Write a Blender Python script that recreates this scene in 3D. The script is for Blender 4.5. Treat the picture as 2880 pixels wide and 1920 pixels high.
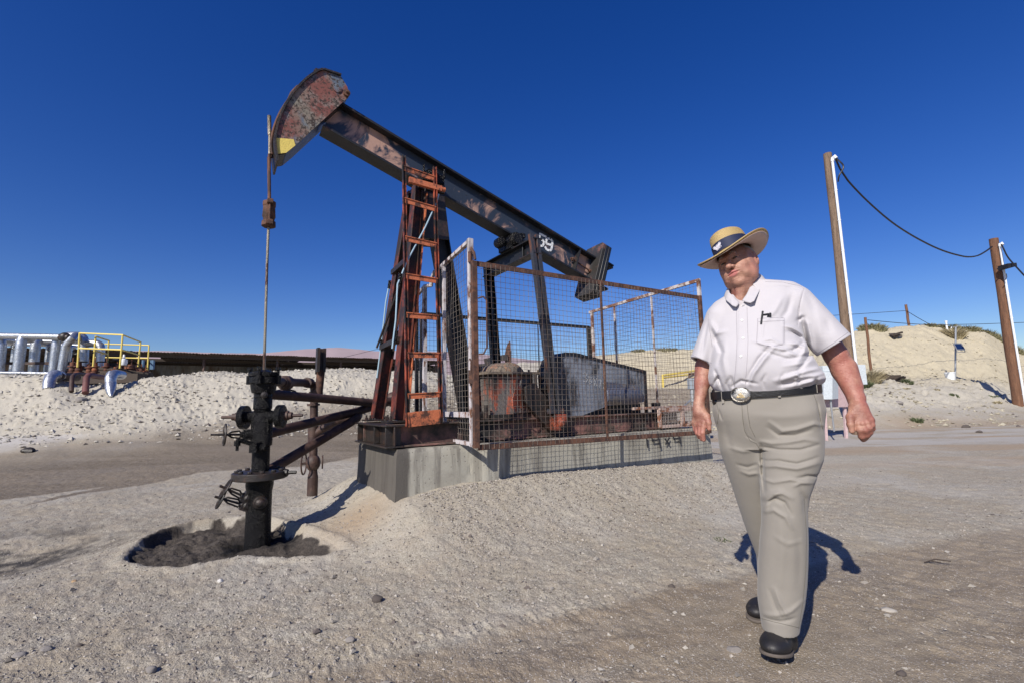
import bpy, bmesh, math, random
import numpy as np
from mathutils import Vector, Matrix
from mathutils.bvhtree import BVHTree
random.seed(7); RNG=np.random.default_rng(7)
C=bpy.context.scene
for o in list(bpy.data.objects): bpy.data.objects.remove(o)
# ------------------------------------------------------------------ camera
F_=1360.; PITCH=math.radians(7.04); ROLL=-0.024; CAMH=1.13
def _Rx(a): c,s=math.cos(a),math.sin(a); return np.array([[1,0,0],[0,c,-s],[0,s,c]])
def _Rz(a): c,s=math.cos(a),math.sin(a); return np.array([[c,-s,0],[s,c,0],[0,0,1]])
RC=_Rx(math.pi/2+PITCH)@_Rz(ROLL); CP=np.array([0,0,CAMH])
cam=bpy.data.objects.new('camera',bpy.data.cameras.new('camera')); C.collection.objects.link(cam)
cam.matrix_world=Matrix([list(RC[0])+[0],list(RC[1])+[0],list(RC[2])+[CAMH],[0,0,0,1]])
cam.data.sensor_width=36; cam.data.lens=36*F_/2880; cam.data.clip_start=0.05; cam.data.clip_end=20000
C.camera=cam
# ------------------------------------------------------------------ world and sun
SUN_AZ=math.radians(29.5); SUN_EL=math.radians(36.2)      # shadows head 29.5 deg to the right of +Y
w=bpy.data.worlds.new('World'); C.world=w; w.use_nodes=True
nt=w.node_tree; nt.nodes.clear()
sky=nt.nodes.new('ShaderNodeTexSky'); sky.sky_type='NISHITA'; sky.sun_disc=False
sky.sun_elevation=SUN_EL; sky.sun_rotation=math.pi+SUN_AZ
sky.air_density=1.0; sky.dust_density=0.6; sky.ozone_density=4.0; sky.altitude=400
hs=nt.nodes.new('ShaderNodeHueSaturation'); hs.inputs['Saturation'].default_value=1.33; hs.inputs['Hue'].default_value=0.5225
bg=nt.nodes.new('ShaderNodeBackground'); bg.inputs[1].default_value=0.079
wo=nt.nodes.new('ShaderNodeOutputWorld')
nt.links.new(sky.outputs[0],hs.inputs['Color']); nt.links.new(hs.outputs[0],bg.inputs[0]); nt.links.new(bg.outputs[0],wo.inputs[0])
sl=bpy.data.lights.new('sun','SUN'); sl.energy=4.1; sl.angle=math.radians(0.5); sl.color=(1,0.94,0.85)
so=bpy.data.objects.new('sun',sl); C.collection.objects.link(so)
sd=Vector((math.sin(SUN_AZ)*math.cos(SUN_EL),math.cos(SUN_AZ)*math.cos(SUN_EL),-math.sin(SUN_EL)))
so.rotation_euler=sd.to_track_quat('-Z','Y').to_euler(); so.location=(-20,-30,30)
C.view_settings.view_transform='Standard'; C.view_settings.look='None'; C.view_settings.gamma=1
C.view_settings.exposure=0.45
C.render.engine='CYCLES'; C.cycles.max_bounces=6
# ------------------------------------------------------------------ helpers: pixels of the 2880x1920 photo -> points
def ray(px,py): return RC@np.array([(px-1440)/F_,-(py-960)/F_,-1.])
def at(px,py,Y): r=ray(px,py); return CP+r*(Y/r[1])
def atZ(px,py,z): r=ray(px,py); return CP+r*((z-CAMH)/r[2])
_r=ray(3650,1075); AZ=math.atan2(_r[0],_r[1])
D=np.array([math.sin(AZ),math.cos(AZ),0]); N=np.array([math.cos(AZ),-math.sin(AZ),0]); UP=np.array([0,0,1.])
_W=at(712,1545,4.2); W0=np.array([_W[0],_W[1],0.])
def L(u,v,z): return W0+D*u+N*v+UP*z
def onv(px,py,v):
    r=ray(px,py); t=((W0-CP)@N+v)/(r@N); return CP+r*t
def onu(px,py,u):
    r=ray(px,py); t=((W0-CP)@D+u)/(r@D); return CP+r*t
def UZ(p): q=np.array(p)-W0; return q@D,q@N,q[2]
# ------------------------------------------------------------------ materials
def col(c): return (c[0],c[1],c[2],1)
class M_:
    def __init__(s,name):
        s.m=bpy.data.materials.new(name); s.m.use_nodes=True; s.t=s.m.node_tree; s.b=s.t.nodes['Principled BSDF']
        s.tc=s.t.nodes.new('ShaderNodeTexCoord')
    def n(s,ty,**k):
        n=s.t.nodes.new(ty)
        for a,v in k.items():
            if a in n.inputs: n.inputs[a].default_value=v
            else: setattr(n,a,v)
        return n
    def l(s,a,b): s.t.links.new(a,b)
    def noise(s,scale,detail=6,rough=.6,vec=None,dist=0):
        n=s.n('ShaderNodeTexNoise'); n.inputs['Scale'].default_value=scale; n.inputs['Detail'].default_value=detail
        n.inputs['Roughness'].default_value=rough; n.inputs['Distortion'].default_value=dist
        s.l(vec if vec else s.tc.outputs['Object'],n.inputs['Vector']); return n.outputs['Fac']
    def vor(s,scale,out='Color',vec=None,rnd=1):
        n=s.n('ShaderNodeTexVoronoi'); n.inputs['Scale'].default_value=scale; n.inputs['Randomness'].default_value=rnd
        s.l(vec if vec else s.tc.outputs['Object'],n.inputs['Vector']); return n.outputs[out]
    def stretch(s,sc):
        n=s.n('ShaderNodeMapping'); n.inputs['Scale'].default_value=sc; s.l(s.tc.outputs['Object'],n.inputs['Vector']); return n.outputs[0]
    def ramp(s,f,a,b,c0=(0,0,0),c1=(1,1,1)):
        n=s.n('ShaderNodeValToRGB'); n.color_ramp.elements[0].position=a; n.color_ramp.elements[1].position=b
        n.color_ramp.elements[0].color=col(c0); n.color_ramp.elements[1].color=col(c1); s.l(f,n.inputs[0]); return n.outputs[0]
    def mix(s,f,a,b,mode='MIX'):
        n=s.n('ShaderNodeMix',data_type='RGBA',blend_type=mode)
        for sock,v in ((n.inputs[0],f),(n.inputs[6],a),(n.inputs[7],b)):
            if isinstance(v,(int,float)): sock.default_value=v
            elif isinstance(v,tuple): sock.default_value=col(v)
            else: s.l(v,sock)
        return n.outputs[2]
    def math(s,op,a,b=0.):
        n=s.n('ShaderNodeMath',operation=op)
        for i,v in enumerate((a,b)):
            if isinstance(v,(int,float)): n.inputs[i].default_value=v
            else: s.l(v,n.inputs[i])
        return n.outputs[0]
    def attr(s,name):
        n=s.n('ShaderNodeAttribute',attribute_name=name); return n.outputs['Fac'] , n.outputs['Color']
    def bump(s,h,dist=.01,st=1,prev=None):
        n=s.n('ShaderNodeBump'); n.inputs['Distance'].default_value=dist; n.inputs['Strength'].default_value=st
        s.l(h,n.inputs['Height'])
        if prev: s.l(prev,n.inputs['Normal'])
        return n.outputs[0]
    def fin(s,color=None,rough=.6,metal=0.,nor=None,spec=None):
        def put(nm,v):
            if v is None: return
            if isinstance(v,(int,float)): s.b.inputs[nm].default_value=v
            elif isinstance(v,tuple): s.b.inputs[nm].default_value=col(v)
            else: s.l(v,s.b.inputs[nm])
        put('Base Color',color); put('Roughness',rough); put('Metallic',metal); put('Normal',nor); put('Specular IOR Level',spec)
        return s.m
def paint(name,base,rust=(.10,.035,.018),amt=.5,scale=6,rough=.55,dark=(.02,.018,.016),dk=.35,bump=.003,metal=0.,streak=1):
    s=M_(name); v=s.stretch((1,1,1/streak))
    n1=s.noise(scale,9,.7,v); n2=s.noise(scale*7,6,.75); n3=s.noise(scale*.45,5,.6,v)
    c=s.mix(s.ramp(n2,.3,.75),tuple(x*.75 for x in base),tuple(min(1,x*1.25) for x in base))
    c=s.mix(s.ramp(n1,amt-.03,amt+.05),tuple(rust),c) if amt>0 else c
    c=s.mix(s.ramp(n3,.62-dk*.3,.8-dk*.3),c,tuple(dark)) if dk>0 else c
    c=s.mix(s.ramp(n2,.66,.70),c,s.mix(.5,c,tuple(dark)))
    b=s.bump(n2,bump,.8); b=s.bump(n1,bump*2,.5,b)
    return s.fin(c,s.math('ADD',rough-.15,s.math('MULTIPLY',n1,.35)),metal,b)
RUST=paint('rusty_steel',(.135,.062,.038),(.06,.03,.022),.5,9,.8,dk=.2)
RUSTD=paint('dark_rust_pipe',(.075,.042,.032),(.04,.02,.016),.5,7,.6,dk=.3,bump=.002)
ORANGE=paint('orange_paint_weathered',(.50,.145,.062),(.075,.032,.02),.46,9,.6,dk=.25)
ORANGED=paint('orange_paint_oily',(.36,.08,.04),(.045,.022,.016),.47,8,.5,dk=.75)
RED=paint('dark_red_paint',(.15,.03,.017),(.03,.014,.012),.48,4,.6,dk=.6)
REDP=paint('faded_red_paint',(.24,.12,.10),(.10,.07,.055),.48,5,.75,dk=.55)
BLACKP=paint('black_blue_paint',(.012,.014,.020),(.025,.017,.014),.36,4,.38,dk=.35,bump=.0015)
BLACKR=paint('black_paint_rusty',(.010,.0115,.016),(.075,.032,.02),.37,4,.5,dk=.3,streak=3)
OIL=paint('oil_caked_iron',(.005,.0045,.005),(.012,.008,.007),.35,22,.22,(.003,.003,.003),.5,bump=.012); OIL.node_tree.nodes['Principled BSDF'].inputs['Specular IOR Level'].default_value=.22
OILM=paint('oil_stained_iron',(.022,.017,.015),(.05,.028,.02),.45,9,.42,dk=.5,bump=.005)
WHITEP=paint('white_paint_chipped',(.50,.47,.49),(.16,.08,.05),.44,12,.6,dk=.25,streak=2)
YEL=paint('yellow_paint',(.72,.56,.13),(.25,.14,.05),.33,12,.5,dk=0)
BOXGREY=paint('pale_grey_enclosure',(.55,.60,.63),(.2,.15,.1),.2,5,.45,dk=0,bump=.0005)
PVC=paint('white_conduit_plastic',(.72,.74,.76),(.5,.5,.5),.25,6,.4,dk=0,bump=.0005)
GALV=paint('galvanised_steel',(.38,.39,.40),(.2,.18,.16),.3,9,.4,dk=0,metal=.6)
RODM=paint('polished_rod_steel',(.35,.30,.22),(.12,.06,.04),.4,12,.35,dk=.2,metal=.7,streak=4)
PINKP=paint('faded_pink_plywood',(.52,.38,.38),(.4,.3,.28),.3,3,.8,dk=0)
def m_alu():
    s=M_('aluminium_cladding'); n=s.noise(5,4,.6); n2=s.noise(22,5,.6)
    c=s.mix(s.ramp(n2,.35,.65),(.34,.36,.39),(.60,.62,.65))
    return s.fin(c,s.math('ADD',.28,s.math('MULTIPLY',n2,.2)),.85,s.bump(n,.03,.5,s.bump(n2,.008,.5)))
ALU=m_alu()
def m_wire():
    s=M_('rusty_mesh_wire'); n=s.noise(3,4); return s.fin(s.mix(s.ramp(n,.4,.6),(.12,.08,.06),(.26,.23,.20)),.6,.2)
WIRE=m_wire()
def m_web():
    s=M_('beam_web_paint'); v=s.stretch((1,1,1)); n=s.noise(2.1,8,.62,dist=.6); n2=s.noise(30,6,.7); n3=s.noise(1.1,3)
    c=s.mix(n2,(.017,.024,.040),(.036,.048,.070))
    f=s.math('MULTIPLY',s.ramp(n,.50,.55),s.ramp(n3,.46,.52))
    c=s.mix(f,c,s.mix(n2,(.34,.20,.15),(.50,.32,.25)))
    c=s.mix(s.ramp(n2,.64,.7),c,(.02,.018,.018))
    return s.fin(c,.42,0.,s.bump(n2,.001,.6))
WEB=m_web()
def m_head():
    s=M_('horse_head_faded_paint'); n=s.noise(2.6,7,.6); n1=s.noise(3.3,5,.55,s.stretch((1.3,1.3,.8))); n2=s.noise(38,7,.75); n3=s.noise(9,8,.7)
    c=s.mix(s.ramp(n,.42,.56),(.21,.185,.145),(.20,.07,.052))
    c=s.mix(s.ramp(n1,.52,.60),c,(.10,.13,.17)); c=s.mix(s.ramp(n3,.5,.7),c,(.30,.28,.25))
    sp=s.n('ShaderNodeSeparateXYZ'); s.l(s.tc.outputs['Object'],sp.inputs[0])
    h=s.math('MULTIPLY',s.ramp(s.math('ADD',n2,s.math('MULTIPLY',n3,.35)),.66,.74),s.ramp(sp.outputs[2],.0,.3))
    c=s.mix(h,c,(.045,.03,.02))
    return s.fin(c,.55,0.,s.bump(n2,.002,.8))
HEADM=m_head()
def m_conc():
    s=M_('stained_concrete'); n=s.noise(3,8,.65); n2=s.noise(60,6,.7); v=s.stretch((6,6,.35)); n3=s.noise(1.6,7,.65,v)
    c=s.mix(n,(.27,.255,.215),(.43,.41,.345)); f,cc=s.attr('stain')
    c=s.mix(s.ramp(n3,.47,.60),c,s.mix(.6,c,(.09,.08,.07))); n4=s.noise(2.2,7,.7); c=s.mix(s.ramp(n4,.55,.7),c,s.mix(.4,c,(.14,.12,.10)))
    g=s.math('ADD',f,s.math('MULTIPLY',s.math('SUBTRACT',n3,.5),1.5))
    c=s.mix(s.math('MULTIPLY',s.ramp(g,.32,.62),.85),c,(.055,.047,.042))
    p=s.vor(26,'Distance'); pit=s.ramp(p,.06,.13)
    c=s.mix(pit,(.12,.11,.1),c)
    return s.fin(c,.85,0.,s.bump(pit,.006,.7,s.bump(n2,.004,.7)))
CONC=m_conc()
def m_wood(nm_='weathered_pole_wood',ca=(.10,.062,.04),cb=(.27,.19,.13)):
    s=M_(nm_); v=s.stretch((8,8,.6)); n=s.noise(3,8,.7,v); n2=s.noise(12,6,.7,v)
    c=s.mix(s.ramp(n,.3,.7),ca,cb); c=s.mix(s.ramp(n2,.55,.62),c,(.045,.03,.02))
    return s.fin(c,.85,0.,s.bump(n2,.01,.8))
WOOD=m_wood(); WOOD2=m_wood('brown_pole_wood',(.09,.038,.02),(.22,.11,.06))
def plain(name,c,rough=.6,metal=0.,bs=0,bd=0.):
    s=M_(name); 
    n=s.noise(bs or 20,5,.6); cc=s.mix(n,tuple(x*.8 for x in c),tuple(min(1,x*1.15) for x in c))
    return s.fin(cc,rough,metal,s.bump(n,bd or .001,.6))
BLACKC=plain('black_cable',(.012,.012,.014),.5); WHITEM=plain('white_stencil_paint',(.78,.8,.82),.6)
CHALK=plain('chalk_marking',(.45,.46,.48),.9); BLACKMK=plain('black_spray_marking',(.04,.04,.045),.8)
BLUEL=plain('pale_blue_line',(.30,.42,.50),.4); PANEL=plain('solar_cells',(.008,.01,.03),.15)
BUCK=plain('white_bucket_plastic',(.72,.75,.76),.45); DEBRIS=plain('dark_driftwood',(.06,.045,.035),.9,0,30,.02)
# ------------------------------------------------------------------ mesh builder
def nrm(v): v=np.array(v,float); return v/max(1e-9,np.linalg.norm(v))
def frame(d,up=None):
    d=nrm(d); up=np.array([0,0,1.]) if up is None else np.array(up,float)
    if abs(d@nrm(up))>.98: up=np.array([1.,0,0]) if abs(d[0])<.9 else np.array([0,1.,0])
    s=nrm(np.cross(d,up)); t=np.cross(s,d); return d,s,t
class MB:
    def __init__(s): s.v=[]; s.f=[]
    def add(s,vs,fs):
        k=len(s.v); s.v+= [tuple(map(float,p)) for p in vs]; s.f+=[tuple(k+i for i in f) for f in fs]; return s
    def bar(s,p0,p1,w,h,up=None,off=(0,0)):
        p0=np.array(p0,float); p1=np.array(p1,float); d,sd,t=frame(p1-p0,up)
        p0=p0+sd*off[0]+t*off[1]; p1=p1+sd*off[0]+t*off[1]
        vs=[p+sd*a*w/2+t*b*h/2 for p in (p0,p1) for a,b in ((-1,-1),(1,-1),(1,1),(-1,1))]
        return s.add(vs,[(3,2,1,0),(4,5,6,7),(0,1,5,4),(1,2,6,5),(2,3,7,6),(3,0,4,7)])
    def box(s,c,sz,ax=None):
        ax=ax or (np.array([1.,0,0]),np.array([0,1.,0]),UP); c=np.array(c,float)
        return s.bar(c-ax[0]*sz[0]/2,c+ax[0]*sz[0]/2,sz[1],sz[2],ax[2])
    def ibeam(s,p0,p1,h,w,tf=.014,tw=.01,up=None):
        s.bar(p0,p1,w,tf,up,(0,h/2-tf/2)); s.bar(p0,p1,w,tf,up,(0,-h/2+tf/2)); return s.bar(p0,p1,tw,h-2*tf+.001,up)
    def channel(s,p0,p1,h,w,t=.008,up=None,side=1):
        s.bar(p0,p1,w,t,up,(0,h/2-t/2)); s.bar(p0,p1,w,t,up,(0,-h/2+t/2)); return s.bar(p0,p1,t,h-2*t+.001,up,(side*(w/2-t/2),0))
    def tube(s,pts,r,n=14,cap=True):
        pts=[np.array(p,float) for p in pts]; m=len(pts); rr=r if hasattr(r,'__len__') else [r]*m
        prev=None; vs=[]
        for i in range(m):
            d=nrm(pts[min(i+1,m-1)]-pts[max(i-1,0)])
            if prev is None: _,a,b=frame(d)
            else: a=nrm(prev-d*(prev@d)); b=np.cross(a,d); b=nrm(b)
            prev=a
            for k in range(n):
                t=2*math.pi*k/n; vs.append(pts[i]+(a*math.cos(t)+b*math.sin(t))*rr[i])
        fs=[]
        for i in range(m-1):
            for k in range(n):
                k2=(k+1)%n; fs.append((i*n+k,i*n+k2,(i+1)*n+k2,(i+1)*n+k))
        if cap: fs+=[tuple(range(n))[::-1],tuple(range((m-1)*n,m*n))]
        return s.add(vs,fs)
    def lathe(s,o,axis,prof,n=20):     # prof: [(t along axis, r)]
        o=np.array(o,float); d,a,b=frame(axis); vs=[]; m=len(prof)
        for t,r in prof:
            for k in range(n):
                th=2*math.pi*k/n; vs.append(o+d*t+(a*math.cos(th)+b*math.sin(th))*r)
        fs=[(i*n+k,i*n+(k+1)%n,(i+1)*n+(k+1)%n,(i+1)*n+k) for i in range(m-1) for k in range(n)]
        fs+=[tuple(range(n))[::-1],tuple(range((m-1)*n,m*n))]
        return s.add(vs,fs)
    def prism(s,out,th):               # out: list of 3-D points (planar), th: extrusion vector
        out=[np.array(p,float) for p in out]; th=np.array(th,float); n=len(out)
        return s.add(out+[p+th for p in out],[tuple(range(n))[::-1],tuple(range(n,2*n))]+[(i,(i+1)%n,n+(i+1)%n,n+i) for i in range(n)])
    def torus(s,c,axis,R,r,n=20,m=8):
        d,a,b=frame(axis); c=np.array(c,float); vs=[]
        for i in range(n):
            t=2*math.pi*i/n; e=a*math.cos(t)+b*math.sin(t)
            for j in range(m):
                q=2*math.pi*j/m; vs.append(c+e*(R+r*math.cos(q))+d*r*math.sin(q))
        return s.add(vs,[(i*m+j,((i+1)%n)*m+j,((i+1)%n)*m+(j+1)%m,i*m+(j+1)%m) for i in range(n) for j in range(m)])
    def ball(s,c,r,n=12,m=8,ax=None):
        r=r if hasattr(r,'__len__') else (r,r,r); c=np.array(c,float); ax=ax or (np.array([1.,0,0]),np.array([0,1.,0]),UP)
        vs=[];
        for i in range(1,m):
            p=math.pi*i/m
            for k in range(n):
                t=2*math.pi*k/n; vs.append(c+ax[0]*r[0]*math.sin(p)*math.cos(t)+ax[1]*r[1]*math.sin(p)*math.sin(t)+ax[2]*r[2]*math.cos(p))
        vs+=[c+ax[2]*r[2],c-ax[2]*r[2]]; a=(m-1)*n
        fs=[(i*n+k,(i+1)*n+k,(i+1)*n+(k+1)%n,i*n+(k+1)%n) for i in range(m-2) for k in range(n)]
        fs+=[(a,k,(k+1)%n) for k in range(n)]+[(a+1,(m-2)*n+(k+1)%n,(m-2)*n+k) for k in range(n)]
        return s.add(vs,fs)
def link(o): C.collection.objects.link(o); return o
def wl(p):
    v=Vector((0,0,0))
    while p: v+=Vector(p['_loc']) if '_loc' in p else p.location; p=p.parent
    return v
def mesh_obj(name,verts,faces,mat,parent=None,loc=None,smooth=35,bevel=0):
    vs=np.array(verts,float)
    if parent is not None: org=np.array(parent['_org'])
    else: org=np.array(loc) if loc is not None else np.array([(vs[:,0].min()+vs[:,0].max())/2,(vs[:,1].min()+vs[:,1].max())/2,vs[:,2].min()])
    me=bpy.data.meshes.new(name); me.from_pydata([tuple(p) for p in (vs-org)],[],[tuple(f) for f in faces]); me.update()
    bm=bmesh.new(); bm.from_mesh(me); bmesh.ops.recalc_face_normals(bm,faces=bm.faces); bm.to_mesh(me); bm.free()
    if mat: me.materials.append(mat)
    o=link(bpy.data.objects.new(name,me)); o['_org']=[float(x) for x in org]
    if parent is not None: o.parent=parent
    else: o.location=Vector(org)
    if smooth:
        me.shade_smooth() if hasattr(me,'shade_smooth') else None
        try: me.set_sharp_from_angle(angle=math.radians(smooth))
        except Exception: pass
    if bevel:
        b=o.modifiers.new('bevel','BEVEL'); b.width=bevel; b.segments=2; b.limit_method='ANGLE'; b.angle_limit=math.radians(40)
    return o
def obj(name,mb,mat,parent=None,**k): return mesh_obj(name,mb.v,mb.f,mat,parent,**k)
def thing(name,label,cat,loc,group=None):
    o=link(bpy.data.objects.new(name,None)); o.location=Vector([float(x) for x in loc]); o['_org']=[float(x) for x in loc]
    o.empty_display_size=.2; return tag(o,label,cat,group)
def tag(o,label=None,cat=None,group=None,kind=None):
    if label: o['label']=label
    if cat: o['category']=cat
    if group: o['group']=group
    if kind: o['kind']=kind
    return o
def copy_tree(o,delta,label=None):
    c=o.copy(); C.collection.objects.link(c); c.location=o.location+Vector(delta)
    if label: c['label']=label
    for ch in o.children:
        d=ch.copy(); C.collection.objects.link(d); d.parent=c
        for g in ch.children: e=g.copy(); C.collection.objects.link(e); e.parent=d
    return c
# ------------------------------------------------------------------ numpy noise
def vnoise(x,y,seed=0):
    xi=np.floor(x).astype(np.int64); yi=np.floor(y).astype(np.int64); fx=x-xi; fy=y-yi
    fx=fx*fx*fx*(fx*(fx*6-15)+10); fy=fy*fy*fy*(fy*(fy*6-15)+10)
    def h(a,b):
        n=(a*374761393+b*668265263+seed*974634777)&0x7fffffff; n=((n^(n>>13))*1274126177)&0x7fffffff; return ((n^(n>>16))&0xffff)/65535.
    return (h(xi,yi)*(1-fx)+h(xi+1,yi)*fx)*(1-fy)+(h(xi,yi+1)*(1-fx)+h(xi+1,yi+1)*fx)*fy
def fbm(x,y,oct=5,seed=0,gain=.5):
    r=np.zeros_like(x,dtype=float); a=1; t=0
    for i in range(oct): r+=a*(vnoise(x*2**i+17.3*i,y*2**i-9.1*i,seed+i)-.5); t+=a; a*=gain
    return r/t*2
def sst(x,a,b): t=np.clip((x-a)/(b-a),0,1); return t*t*(3-2*t)
# ------------------------------------------------------------------ terrain
def zpix(py,px,Y): return at(px,py,Y)[2]
COLS=[(-1500,[(3,0),(9,0),(10.5,.02),(13,1.2),(15.5,2.25),(17,2.35),(40,2.4),(90,2.0),(300,1.5)]),
 (0,[(3,0),(9,0),(10.8,'1290'),(13.2,'1175'),(15.5,'1047'),(17,2.35),(40,2.4),(90,2.0),(300,1.5)]),
 (130,[(3,0),(9,0),(10.8,'1286'),(13.2,'1175'),(15.5,'1045'),(17,2.35),(40,2.4),(90,2.0),(300,1.5)]),
 (230,[(3,0),(9,0),(11.0,'1281'),(13.2,'1175'),(15.3,'1082'),(17,2.0),(22,2.2),(40,2.4),(90,2.0),(300,1.5)]),
 (340,[(3,0),(9,0),(11.2,'1275'),(13.4,'1170'),(15.4,'1080'),(17,2.05),(22,2.2),(40,2.4),(90,2.0),(300,1.5)]),
 (430,[(3,0),(9,0),(11.4,'1268'),(13.6,'1162'),(16,'1053'),(18,2.3),(40,2.4),(90,2.0),(300,1.5)]),
 (600,[(3,0),(9,0),(12.0,'1250'),(14,'1160'),(16.5,'1048'),(18,2.4),(40,2.4),(90,2.0),(300,1.5)]),
 (900,[(3,0),(10,0),(13.5,'1218'),(15.5,'1145'),(18,'1047'),(20,2.6),(40,2.7),(90,2.0),(300,1.5)]),
 (1150,[(3,0),(11,0),(14.5,'1198'),(16.5,'1135'),(19,'1050'),(21,2.6),(40,2.7),(90,2.0),(300,1.5)]),
 (1330,[(3,0),(12,.05),(16,'1178'),(18,'1120'),(21,'1056'),(24,2.4),(40,2.7),(90,2.0),(300,1.5)]),
 (1480,[(3,0),(12,.1),(18,'1160'),(24,'1110'),(30,'1085'),(38,'1018'),(44,4.2),(90,3.0),(300,1.5)]),
 (1650,[(3,0),(12,.1),(20,'1150'),(30,'1098'),(34,'1086'),(40,'998'),(46,5.1),(90,3.0),(300,1.5)]),
 (1850,[(3,0),(12,.1),(20,'1146'),(30,'1096'),(34,'1084'),(42,'984'),(50,5.6),(90,4.0),(300,1.5)]),
 (2050,[(3,0),(12,.05),(18,'1160'),(28,'1105'),(34,'1076'),(42,'975'),(50,5.8),(90,4.0),(300,1.5)]),
 (2250,[(3,0),(12,0),(14.5,'1208'),(20,'1120'),(24,'1080'),(32,'960'),(40,5.2),(90,4.0),(300,1.5)]),
 (2330,[(3,0),(12,0),(14,'1208'),(17.5,'1105'),(22,'1068'),(30,'938'),(40,5.2),(90,4.0),(300,1.5)]),
 (2450,[(3,0),(12,0),(14.3,'1205'),(17.4,'1100'),(19.8,'1064'),(22,'1058'),(28.5,'925'),(40,5.4),(90,4.0),(300,1.5)]),
 (2600,[(3,0),(12,0),(14.5,'1200'),(17.4,'1120'),(20.5,'1064'),(22.5,'1058'),(29,'915'),(40,5.4),(90,4.0),(300,1.5)]),
 (2760,[(3,0),(12,0),(14.8,'1190'),(17.6,'1125'),(20.5,'1070'),(23,'1064'),(29,'930'),(40,5.0),(90,4.0),(300,1.5)]),
 (2880,[(3,0),(12,0),(15,'1180'),(17.2,'1138'),(21,'1090'),(24,'1078'),(30,'985'),(40,4.2),(90,4.0),(300,1.5)]),
 (4400,[(3,0),(12,0),(15,.1),(17.2,.6),(21,1.3),(24,1.6),(30,3.2),(40,4.2),(90,4.0),(300,1.5)])]
YS=np.concatenate([np.linspace(0,12,25),np.linspace(12.25,48,144),np.geomspace(50,6000,40)])
def _prof(px,pts):
    ys=[-60.]+[p[0] for p in pts]+[9000.]; 
    zs=[0.]+[zpix(float(p[1]),px,p[0]) if isinstance(p[1],str) else p[1] for p in pts]+[0.]
    z=np.interp(YS,ys,zs)
    k=np.array([1,2,3,2,1])/9.; zz=np.convolve(np.pad(z,2,'edge'),k,'valid'); return zz
TC=np.array([(c[0]-1440)/F_ for c in COLS]); TZ=np.array([_prof(c[0],c[1]) for c in COLS])
def base_h(x,y):
    yy=np.clip(y,0.01,5900); t=np.clip(np.where(y>.5,x/np.maximum(yy,.5),0),TC[0],TC[-1])
    j=np.clip(np.searchsorted(TC,t)-1,0,len(TC)-2); ft=(t-TC[j])/(TC[j+1]-TC[j]); ft=ft*ft*(3-2*ft)
    k=np.clip(np.searchsorted(YS,yy)-1,0,len(YS)-2); fy=np.clip((yy-YS[k])/(YS[k+1]-YS[k]),0,1)
    z0=TZ[j,k]*(1-fy)+TZ[j,k+1]*fy; z1=TZ[j+1,k]*(1-fy)+TZ[j+1,k+1]*fy
    return z0*(1-ft)+z1*ft
PIT=[(356,1578),(377,1550),(415,1522),(471,1498),(546,1477),(622,1468),(700,1466),(782,1470),(870,1482),(942,1500),(965,1513),(904,1533),(810,1552),(700,1568),(600,1584),(510,1597),(424,1597),(375,1590)]
PITC=np.array([atZ(a,b,.03+.13*min(1,max(0,(a-700)/300.)))[:2] for a,b in PIT])
def poly_sd(x,y,P):
    d=np.full(x.shape,1e9); ins=np.zeros(x.shape,bool); n=len(P)
    for i in range(n):
        a=P[i]; b=P[(i+1)%n]; e=b-a; wx=x-a[0]; wy=y-a[1]
        t=np.clip((wx*e[0]+wy*e[1])/(e@e),0,1); d=np.minimum(d,np.hypot(wx-e[0]*t,wy-e[1]*t))
        c=((a[1]>y)!=(b[1]>y))&(x<(b[0]-a[0])*(y-a[1])/(b[1]-a[1]+1e-12)+a[0]); ins^=c
    return np.where(ins,-d,d)
def uv(x,y): dx=x-W0[0]; dy=y-W0[1]; return dx*D[0]+dy*D[1],dx*N[0]+dy*N[1]
def line_Y(pts,x): P=np.array([atZ(a,b,0)[:2] for a,b in pts]); P=P[np.argsort(P[:,0])]; return np.interp(x,P[:,0],P[:,1])
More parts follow.
